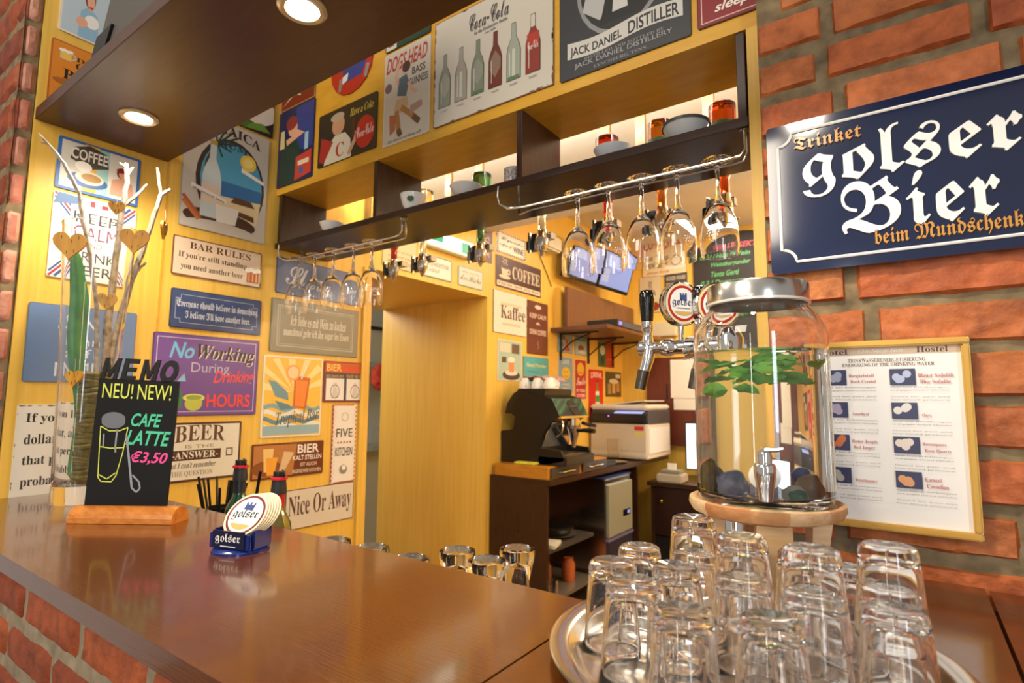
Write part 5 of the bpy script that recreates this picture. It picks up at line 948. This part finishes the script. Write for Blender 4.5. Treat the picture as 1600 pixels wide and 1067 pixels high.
b = MB(); c_ = (f0+f1)/2+Vector((.005, DY*.58, 0)); b.lathe([(.001, .0), (.05, .0), (.05, .003), (.001, .003)], c_, mat('#4a453e', .3, .6), 28, nrm)
for k in range(4): b.lathe([(.007, .003), (.007, .008), (.001, .008)], c_+Vector((0, -.035+.022*k, 0)), CHR, 12, nrm)
b.build('button_panel', fp)
b = MB(); b.box(f1.x-.05, .01, f1.z-.012, f1.x+.012, DY-.01, f1.z, CHR); b.build('chrome_edge', t)
b = MB(); b.add([pts[13]+Vector((-.002, .02, 0)), pts[14]+Vector((.002, .02, 0)), pts[14]+Vector((.002, DY-.02, 0)), pts[12]+Vector((.002, DY-.02, 0)), pts[12]+Vector((.002, .02, 0))], [(0, 1, 2, 3, 4)], mat('#dfe4f0', .06, 1)); b.build('splash_plate', t)
gx_ = pts[12].x+.045; gz = f1.z-.014
b = MB(); b.cyl((gx_, DY*.55, gz), (gx_, DY*.55, gz-.04), .036, CHR, 28); b.cyl((gx_, DY*.55, gz-.04), (gx_, DY*.55, gz-.058), .042, mat('#a9a49c', .15, 1), 28); b.build('group_head', t)
b = MB(); b.lathe([(.012, -.11), (.016, -.085), (.034, -.012), (.038, 0), (.001, 0)], (gx_, DY*.55, gz-.058), CHR, 24, capped=False); b.tube([(gx_+.03, DY*.55-.01, gz-.07), (gx_+.08, DY*.55-.02, gz-.066), (gx_+.15, DY*.55-.03, gz-.068)], [.01, .012, .014], BLK, 12); b.build('portafilter', t)
b = MB(); b.tube([(gx_-.01, .06, gz), (gx_+.01, .05, gz-.04), (gx_+.0, .045, gz-.08), (gx_-.03, .05, gz-.10)], .005, CHR, 8); b.build('steam_wand', t)
b = MB(); b.box(pts[14].x-.01, .0, .0, pts[16].x+.01, DY, .052, mat('#2a2825', .3), .006); b.build('drip_tray', t)
b = MB(); b.box(pts[14].x, .02, .0525, pts[15].x+.0, DY-.02, .056, mat('#8a847c', .25, .8)); V, F = text_mesh('EXPOBAR', 'o'); b.build('drip_grid', t)
zt = max(q.z for q in pts); b = MB(); b.box(pts[8].x-.01, .01, pts[9].z+.0, pts[9].x, DY-.01, zt+.012, mat('#1b1a19', .35), .004); b.build('cup_tray', t)
b = MB(); b.tube([(pts[11].x, DY*.8, gz-.03), (pts[11].x+.05, DY*.8, gz-.04), (pts[11].x+.09, DY*.8, gz-.045)], .01, BLK, 10); b.build('lever', t)
# cups and cloth on the machine
cu = MB(); cu.lathe([(.038, 0), (.0385, .004), (.034, .03), (.022, .056), (.018, .062), (.001, .062)], (0, 0, 0), CER, 28, capped=False); cu.tube([(.034, 0, .012), (.052, 0, .016), (.056, 0, .03), (.048, 0, .044), (.028, 0, .046)], .004, CER, 8); cs = None
zc = EZ+zt+.0125
for i, (x, y, lb) in enumerate(((.14, .055, 'leftmost, partly under the cloth'), (.225, .06, 'second from left at the front'), (.31, .055, 'nearest the front corner'), (.175, .145, 'in the second row left'), (.265, .15, 'in the second row right'), (.22, .24, 'at the back'))):
    if cs is None: cs = cu.build('coffee_cup'); o = cs
    else: o = cs.copy(); COL.objects.link(o)
    o.location = (x, EY+y, zc); o.rotation_euler = (0, 0, -.9+i*.5); tag(o, 'white coffee cup upside down on the espresso machine, '+lb, 'cup', 'cups on the espresso machine')
b = MB(); n = 12; vs = [(-.09+.18*i/n, -.11+.24*j/n, .073+.005*math.sin(i*1.1)*math.cos(j*.9)-(0.012*max(0, abs(i-6)-4))) for j in range(n+1) for i in range(n+1)]; b.add(vs, [(j*13+i, j*13+i+1, (j+1)*13+i+1, (j+1)*13+i) for j in range(n) for i in range(n)], noisy('cloth_pink', '#8a5a5e', '#c9a4a4', (1, 1, 1), 60, .9), True); o = b.build('cloth'); o.location = (.19, EY+.17, zc); sd = o.modifiers.new('t', 'SOLIDIFY'); sd.thickness = .004; tag(o, 'dusty pink cloth lying over the cups on the espresso machine', 'cloth')
b = MB(); b.box(-.06, -.03, 0, .08, .035, .014, noisy('cloth_yellow', '#c9c42e', '#e6e05a', (1, 1, 1), 60, .9), .006); o = b.build('cleaning_cloth'); o.location = (.20, 2.665, CZ+.067); o.rotation_euler = (0, 0, .05); tag(o, 'folded bright yellow cloth in front of the espresso machine', 'cloth')
# printer
t = thing('printer', 'grey white laser printer with black control band at the far end of the back cabinet', 'printer', (.24, 4.05, CZ))
W1 = mat('#d8d3c8', .4); W2 = mat('#e9e8ea', .4)
b = MB(); b.box(-.225, -.22, .012, .225, .25, .26, W1, .008); b.build('body', t)
b = MB(); b.box(-.22, -.224, .03, .215, -.2195, .06, W1, .001); b.box(-.22, -.224, .065, .215, -.2195, .25, mat('#cdc6b8', .45), .001); b.build('front_cover', t)
b = MB(); b.box(.226, -.19, .05, .23, .22, .23, W2, .001); b.build('side_panel', t)
b = MB(); b.prism([(-.22, -.2, .26), (.22, -.2, .26), (.22, -.235, .30), (.22, -.2, .355), (-.22, -.2, .355), (-.22, -.235, .30)][0:1]+[(.225, -.2, .26), (.225, .25, .26), (-.225, .25, .26)], (0, 0, .10), mat('#4a4a50', .35)); b.box(-.215, -.25, .27, .225, -.19, .335, mat('#23222a', .3), .01); cb = b.build('control_band', t)
b = MB(); b.prism([(-.02, -.252, .335), (.2, -.252, .335), (.2, -.19, .352), (-.02, -.19, .352)], (0, -.002, .002), mat('#8f9ad2', .3, 0, .9)); b.lathe([(.006, 0), (.001, .002)], (-.06, -.251, .315), mat('#8a5ae0', .3, 0, 2.5), 10, (0, -1, 0)); b.build('display', cb)
b = MB(); b.box(-.225, -.225, .361, .225, .25, .40, W1, .012); b.prism([(-.05, -.2, .40), (.2, -.2, .425), (.2, .2, .425), (-.05, .2, .40)], (0, 0, .006), mat('#dcd8d0', .4)); b.build('scanner_lid', t)
b = MB(); b.box(.13, -.2245, .215, .20, -.2237, .245, mat('#d23a2e', .4)); b.box(.135, -.2245, .17, .19, -.2237, .205, mat('#d8d27a', .4)); b.build('stickers', t)
b = MB(); b.lathe([(.036, 0), (.044, .15), (.0425, .15), (.035, .004), (.001, .004)], (0, 0, 0), glass('clear_plastic', '#f4f2ee', 1.2, .08), 28); o = b.build('plastic_beaker'); pb = ay(955, 712, 3.62); o.location = (.30, 3.62, CZ+.0125); tag(o, 'clear plastic beaker standing in front of the printer', 'beaker')
b = MB(); b.lathe([(.001, 0), (.08, 0), (.095, .010), (.093, .011), (.08, .003), (.001, .003)], (0, 0, 0), mat('#b8a98c', .2, .8), 32); o = b.build('saucer'); o.location = (.30, 3.62, CZ+.0005); tag(o, 'round metal dish under the plastic beaker on the cabinet', 'dish')
b = MB(); b.box(-.035, -.1, 0, .04, .1, .03, mat('#2c2a28', .4), .006); o = b.build('knock_box'); o.location = (.33, 3.42, CZ+.0005); tag(o, 'black knock out box right of the espresso machine', 'box')
# corner desk along the back wall
t = thing('corner_desk', 'dark wooden desk with brass knobbed drawer along the back wall', 'desk', (1.0, 4.2, 0))
b = MB(); b.box(-.58, -.28, .76, .85, .255, .79, DARK); b.build('desktop', t)
b = MB(); b.box(-.56, -.255, 0, -.53, .25, .76, DARKV); b.build('side_panel', t)
b = MB(); b.box(-.53, -.262, .42, -.02, -.245, .755, mat('#2b1710', .35), .003); d = b.build('door', t); kp = ay(1033, 705, 3.935); b = MB(); b.lathe([(.006, 0), (.006, .012), (.013, .018), (.013, .024), (.001, .028)], (kp.x-1.0, -.262, .66), BRASS, 20, (0, -1, 0)); b.build('knob', d)
b = MB(); b.box(-.53, -.25, .02, .85, .25, .41, mat('#120c0a', .5)); b.build('lower_body', t)
kp = ay(1015, 692, 4.0)
b = MB(); b.box(-.08, -.07, 0, .1, .09, .06, mat('#b5ad9c', .5), .008); b.box(-.06, -.05, .06, .08, .07, .085, mat('#8a8476', .5), .006); rp = b.build('receipt_printer'); q = ay(1052, 745, 4.0); rp.location = (q.x-.02, 4.0, .7905); tag(rp, 'small cream receipt printer on the corner desk', 'receipt printer'); b = MB(); b.box(-.02, .0, .085, .04, .012, .13, WHT); b.build('paper_slip', rp)
t = thing('monitor', 'computer monitor with lit white screen on the corner desk beside the jar', 'monitor', (.80, 4.24, .7905), .25); b = MB(); b.box(-.1, -.07, 0, .1, .07, .012, BLK); b.box(-.02, .02, .012, .02, .04, .2, BLK); b.build('stand', t); b = MB(); b.box(-.19, -.012, .07, .19, .015, .42, mat('#1c1c1e', .3), .004); h = b.build('housing', t); b = MB(); b.box(-.18, -.0135, .08, .18, -.0122, .41, mat('#dfeaf5', .3, 0, 1.2)); b.build('screen', h)
# notice board and papers
A = ay(1011, 560, 4.455); B = ay(1110, 668, 4.455)
t = MB(); t.box(A.x, 4.437, B.z-.15, B.x+.12, 4.4595, A.z, noisy('pinboard_brown', '#5a2614', '#6b301a', (30, 30, 2), 3, .45)); o = t.build('notice_board', None, (.45, 4.459, B.z-.15)); tag(o, 'reddish brown wooden notice board on the back wall above the printer', 'notice board')
b = MB(); b.box(.03, 4.434, A.z-.13, .035, 4.437, A.z, BLK) if 0 else None
V, F = text_mesh('I', 's'); q = MB(); p = ay(1042, 612, 4.43); q.add([(p.x-.45+.03*x-.015, -.0235, p.z-(B.z-.15)-.06+.12*y) for x, y, z in V], F, mat('#2a130c', .5)); q.build('lettering', o)
for (px0, py0, px1, py1, lb) in ((1047, 562, 1095, 622, 'white sheet of paper clipped to the top of the notice board'), (1052, 618, 1105, 641, 'second white sheet hanging lower on the notice board')):
    A_ = ay(px0, py0, 4.43); B_ = ay(px1, py1, 4.43); b = MB(); yy = 4.434 if 'top' in lb else 4.4365; b.box(A_.x, yy-.001, B_.z, B_.x, yy, A_.z, PAPER); o = b.build('paper_sheet', None, ((A_.x+B_.x)/2, yy, B_.z)); tag(o, lb, 'paper'); 
    b = MB(); b.box(-.012, -.003, A_.z-B_.z-.004, .012, .002, A_.z-B_.z+.012, STEEL); b.build('clip', o)
A = ay(1021, 505, 4.458); B = ay(1048, 526, 4.458); b = MB(); b.box(A.x-.01, 4.40, B.z, B.x+.06, 4.4595, A.z, mat('#cfc2a0', .5), .006); o = b.build('wall_box', None, (A.x, 4.4595, B.z)); tag(o, 'small cream box on the back wall behind the tap handles', 'box')
# wall shelf with receiver, wooden panel, screens
t = thing('wall_shelf', 'brown wooden wall shelf on black brackets below the television screens', 'shelf', (.2, 3.8, 1.838))
b = MB(); b.box(-.199, -.53, 0, .232, .60, .026, noisy('shelf_wood', '#5f3a20', '#7a4c2a', (30, 3, 30), 3, .3), .002); b.build('board', t)
for y in (-.40, .02, .45):
    b = MB(); b.box(-.199, y-.009, -.19, -.187, y+.009, 0, BLK); b.box(-.199, y-.009, -.010, .10, y+.009, 0, BLK); b.tube([(-.19, y, -.13), (-.1, y, -.06), (.04, y, -.012)], .005, BLK, 6); b.build('bracket', t)
b = MB(); b.box(.06, -.47, .0, .085, .66, .285, noisy('panel_wood', '#6b4428', '#80543300'[:7], (30, 30, 2), 3, .4)); o = b.build('upright_board'); o.location = (.03, 3.78, 1.8645); tag(o, 'upright brown wooden panel standing on the wall shelf behind the receiver', 'panel')
t = thing('receiver', 'flat black receiver box with grey front on the wall shelf', 'receiver', (.30, 3.72, 1.8645), 0); b = MB(); b.box(-.11, -.27, .004, .115, .22, .055, mat('#1d1b1a', .4), .003); b.build('housing', t); b = MB(); b.box(.1155, -.26, .01, .119, .21, .05, mat('#6d6a72', .3, .5)); q = b.build('front', t); b = MB(); b.box(.1192, -.24, .02, .1205, -.2, .04, mat('#7a6ad8', .3, 0, 1.5)); b.build('display', q)
def screen(y0, y1, label):
    t = thing('screen', label, 'television', (.184+.02, 3.66, 2.35), 0, 'screens on the swivel arm'); n = Vector((math.cos(-.274)*math.cos(-.264), math.cos(-.274)*math.sin(-.264), math.sin(-.274))); u = Vector((0, 0, 1)).cross(n).normalized(); v = n.cross(u); c, s = math.cos(-.071), math.sin(-.071); u, v = u*c+v*s, v*c-u*s
    t.matrix_world = Matrix((u, v, n)).transposed().to_4x4(); t.location = (.204, 3.66, 2.35)
    b = MB(); b.box(y0, -.152, -.03, y1, .152, 0, mat('#15161a', .25), .004); h = b.build('housing', t); b = MB(); b.box(y0+.014, -.128, 0, y1-.014, .138, .0012, mat('#6f80b8', .15, 0, .55)); sc = b.build('display', h)
    b = MB(); b.box(y0+.06, .02, .0013, y1-.1, .12, .0018, mat('#93a4d4', .15, 0, .5)); b.box(y0+.03, -.1, .0013, y0+.1, .0, .0018, mat('#8a95b8', .15, 0, .45)); b.build('picture', h)
    b = MB(); b.box((y0+y1)/2-.03, -.06, -.09, (y0+y1)/2+.03, .06, -.03, BLK); b.build('mount', t); return t
SCR = screen(-.362, -.003, 'left flat screen with blue picture tilted down from the corner'); screen(.003, .362, 'right flat screen with grey blue picture tilted down from the corner')
b = MB(); b.box(-.0, -.05, -.05, .17, .05, .05, mat('#2a2826', .4)); o = b.build('wall_arm'); bpy.context.view_layer.update(); o.location = (.002, 3.70, 2.40); o.parent = SCR; o.matrix_parent_inverse = SCR.matrix_world.inverted()
A = ax(838, 358, .0); b = MB(); b.box(.0, 0, 0, .10, .19, .10, mat('#d0c8ae', .5), .012); o = b.build('wall_speaker'); p_ = ax(846, 388, .05); o.location = (.001, p_.y, p_.z); tag(o, 'cream box shaped wall lamp high on the wall left of the screens', 'wall lamp')
q = MB(); c0 = Vector((.01, .1, 0)); q.tube([(.004, .03, .02), (.006, .06, -.05), (.006, .14, -.14), (.006, .2, -.22)], .003, BLK, 6); q.build('cable', o)
b = MB(); b.box(0, 3.33, 1.866, .05, 3.40, 2.16, YEL); struct(b.build('trim_4'))
# emergency sign lamp above the doorway
t = thing('emergency_sign', 'glowing white and green emergency exit lamp on the yellow wall above the doorway', 'exit sign', (0.0, 2.24, 2.12))
A = ax(665, 352, .05); B = ax(741, 405, .05); zc = (A.z+B.z)/2
b = MB(); y0, y1 = A.y-2.24, B.y-2.24; z0, z1 = B.z-2.12, ax(661, 352, .05).z-2.12; b.box(.0, y0, z0, .05, y1, z1, mat('#e6efe6', .3), .004); hb = b.build('housing', t)
b = MB(); b.box(.0502, y0+.012, z0+.012, .0512, y1-.012, z1-.01, mat('#eafff2', .3, 0, 3.0)); b.build('light_panel', hb)
b = MB(); b.box(.0520, y0+.02, z0+.03, .0530, y0+.13, z1-.015, mat('#128a5c', .3, 0, .8)); b.box(.0520, y1-.11, z0+.012, .0530, y1-.013, z1-.015, mat('#128a5c', .3, 0, .8)); b.build('green_field', hb)
# ================================================================== kitchen glimpsed through the doorway
KS = mat('#b9bab2', .3, .4)
t = thing('kitchen_counter', 'pale grey kitchen counter seen through the doorway', 'counter', (-2.28, 3.6, 0)); b = MB(); b.box(-.3, -1.0, 0, .3, 1.0, .86, mat('#cfcabc', .5)); b.build('body', t); b = MB(); b.box(-.31, -1.0, .86, .32, 1.0, .90, STEEL); b.build('worktop', t)
t = thing('wall_cupboard', 'grey kitchen wall cupboard with dark shelf edge seen through the doorway', 'cupboard', (-2.4, 3.6, 1.62)); b = MB(); b.box(-.19, -1, 0, .15, 1, .42, mat('#b5b3a8', .5)); b.build('body', t); b = MB(); b.box(-.19, -1, .425, .18, 1, .45, BLK); b.build('top_edge', t)
b = MB(); b.box(-.06, -.08, 0, .06, .08, .2, STEEL, .01); o = b.build('kettle'); p_ = ax(597, 700, -2.2); o.location = (-2.2, p_.y, .901); tag(o, 'steel appliance on the kitchen counter seen through the doorway', 'appliance'); q = MB(); q.tube([(.0, .0, .2), (.02, .02, .3), (.08, .05, .34)], .012, CHR, 8); q.build('spout', o)
b = MB(); b.blob((0, 0, 0), (.06, .09, .13), noisy('red_cloth', '#a8231c', '#d0503a', (1, 1, 1), 20, .8), 3, .3, 2, 2); o = b.build('oven_glove'); p_ = ax(588, 590, -2.16); o.location = (-2.12, p_.y, p_.z); tag(o, 'red oven glove hanging in the kitchen beyond the doorway', 'oven glove')
b = MB(); b.box(0, 0, 0, .02, 1.2, .02, STEEL); o = b.build('utensil_rail'); o.location = (-2.2, 3.0, p_.z+.13); tag(o, 'steel rail below the kitchen cupboard holding the oven glove', 'rail')
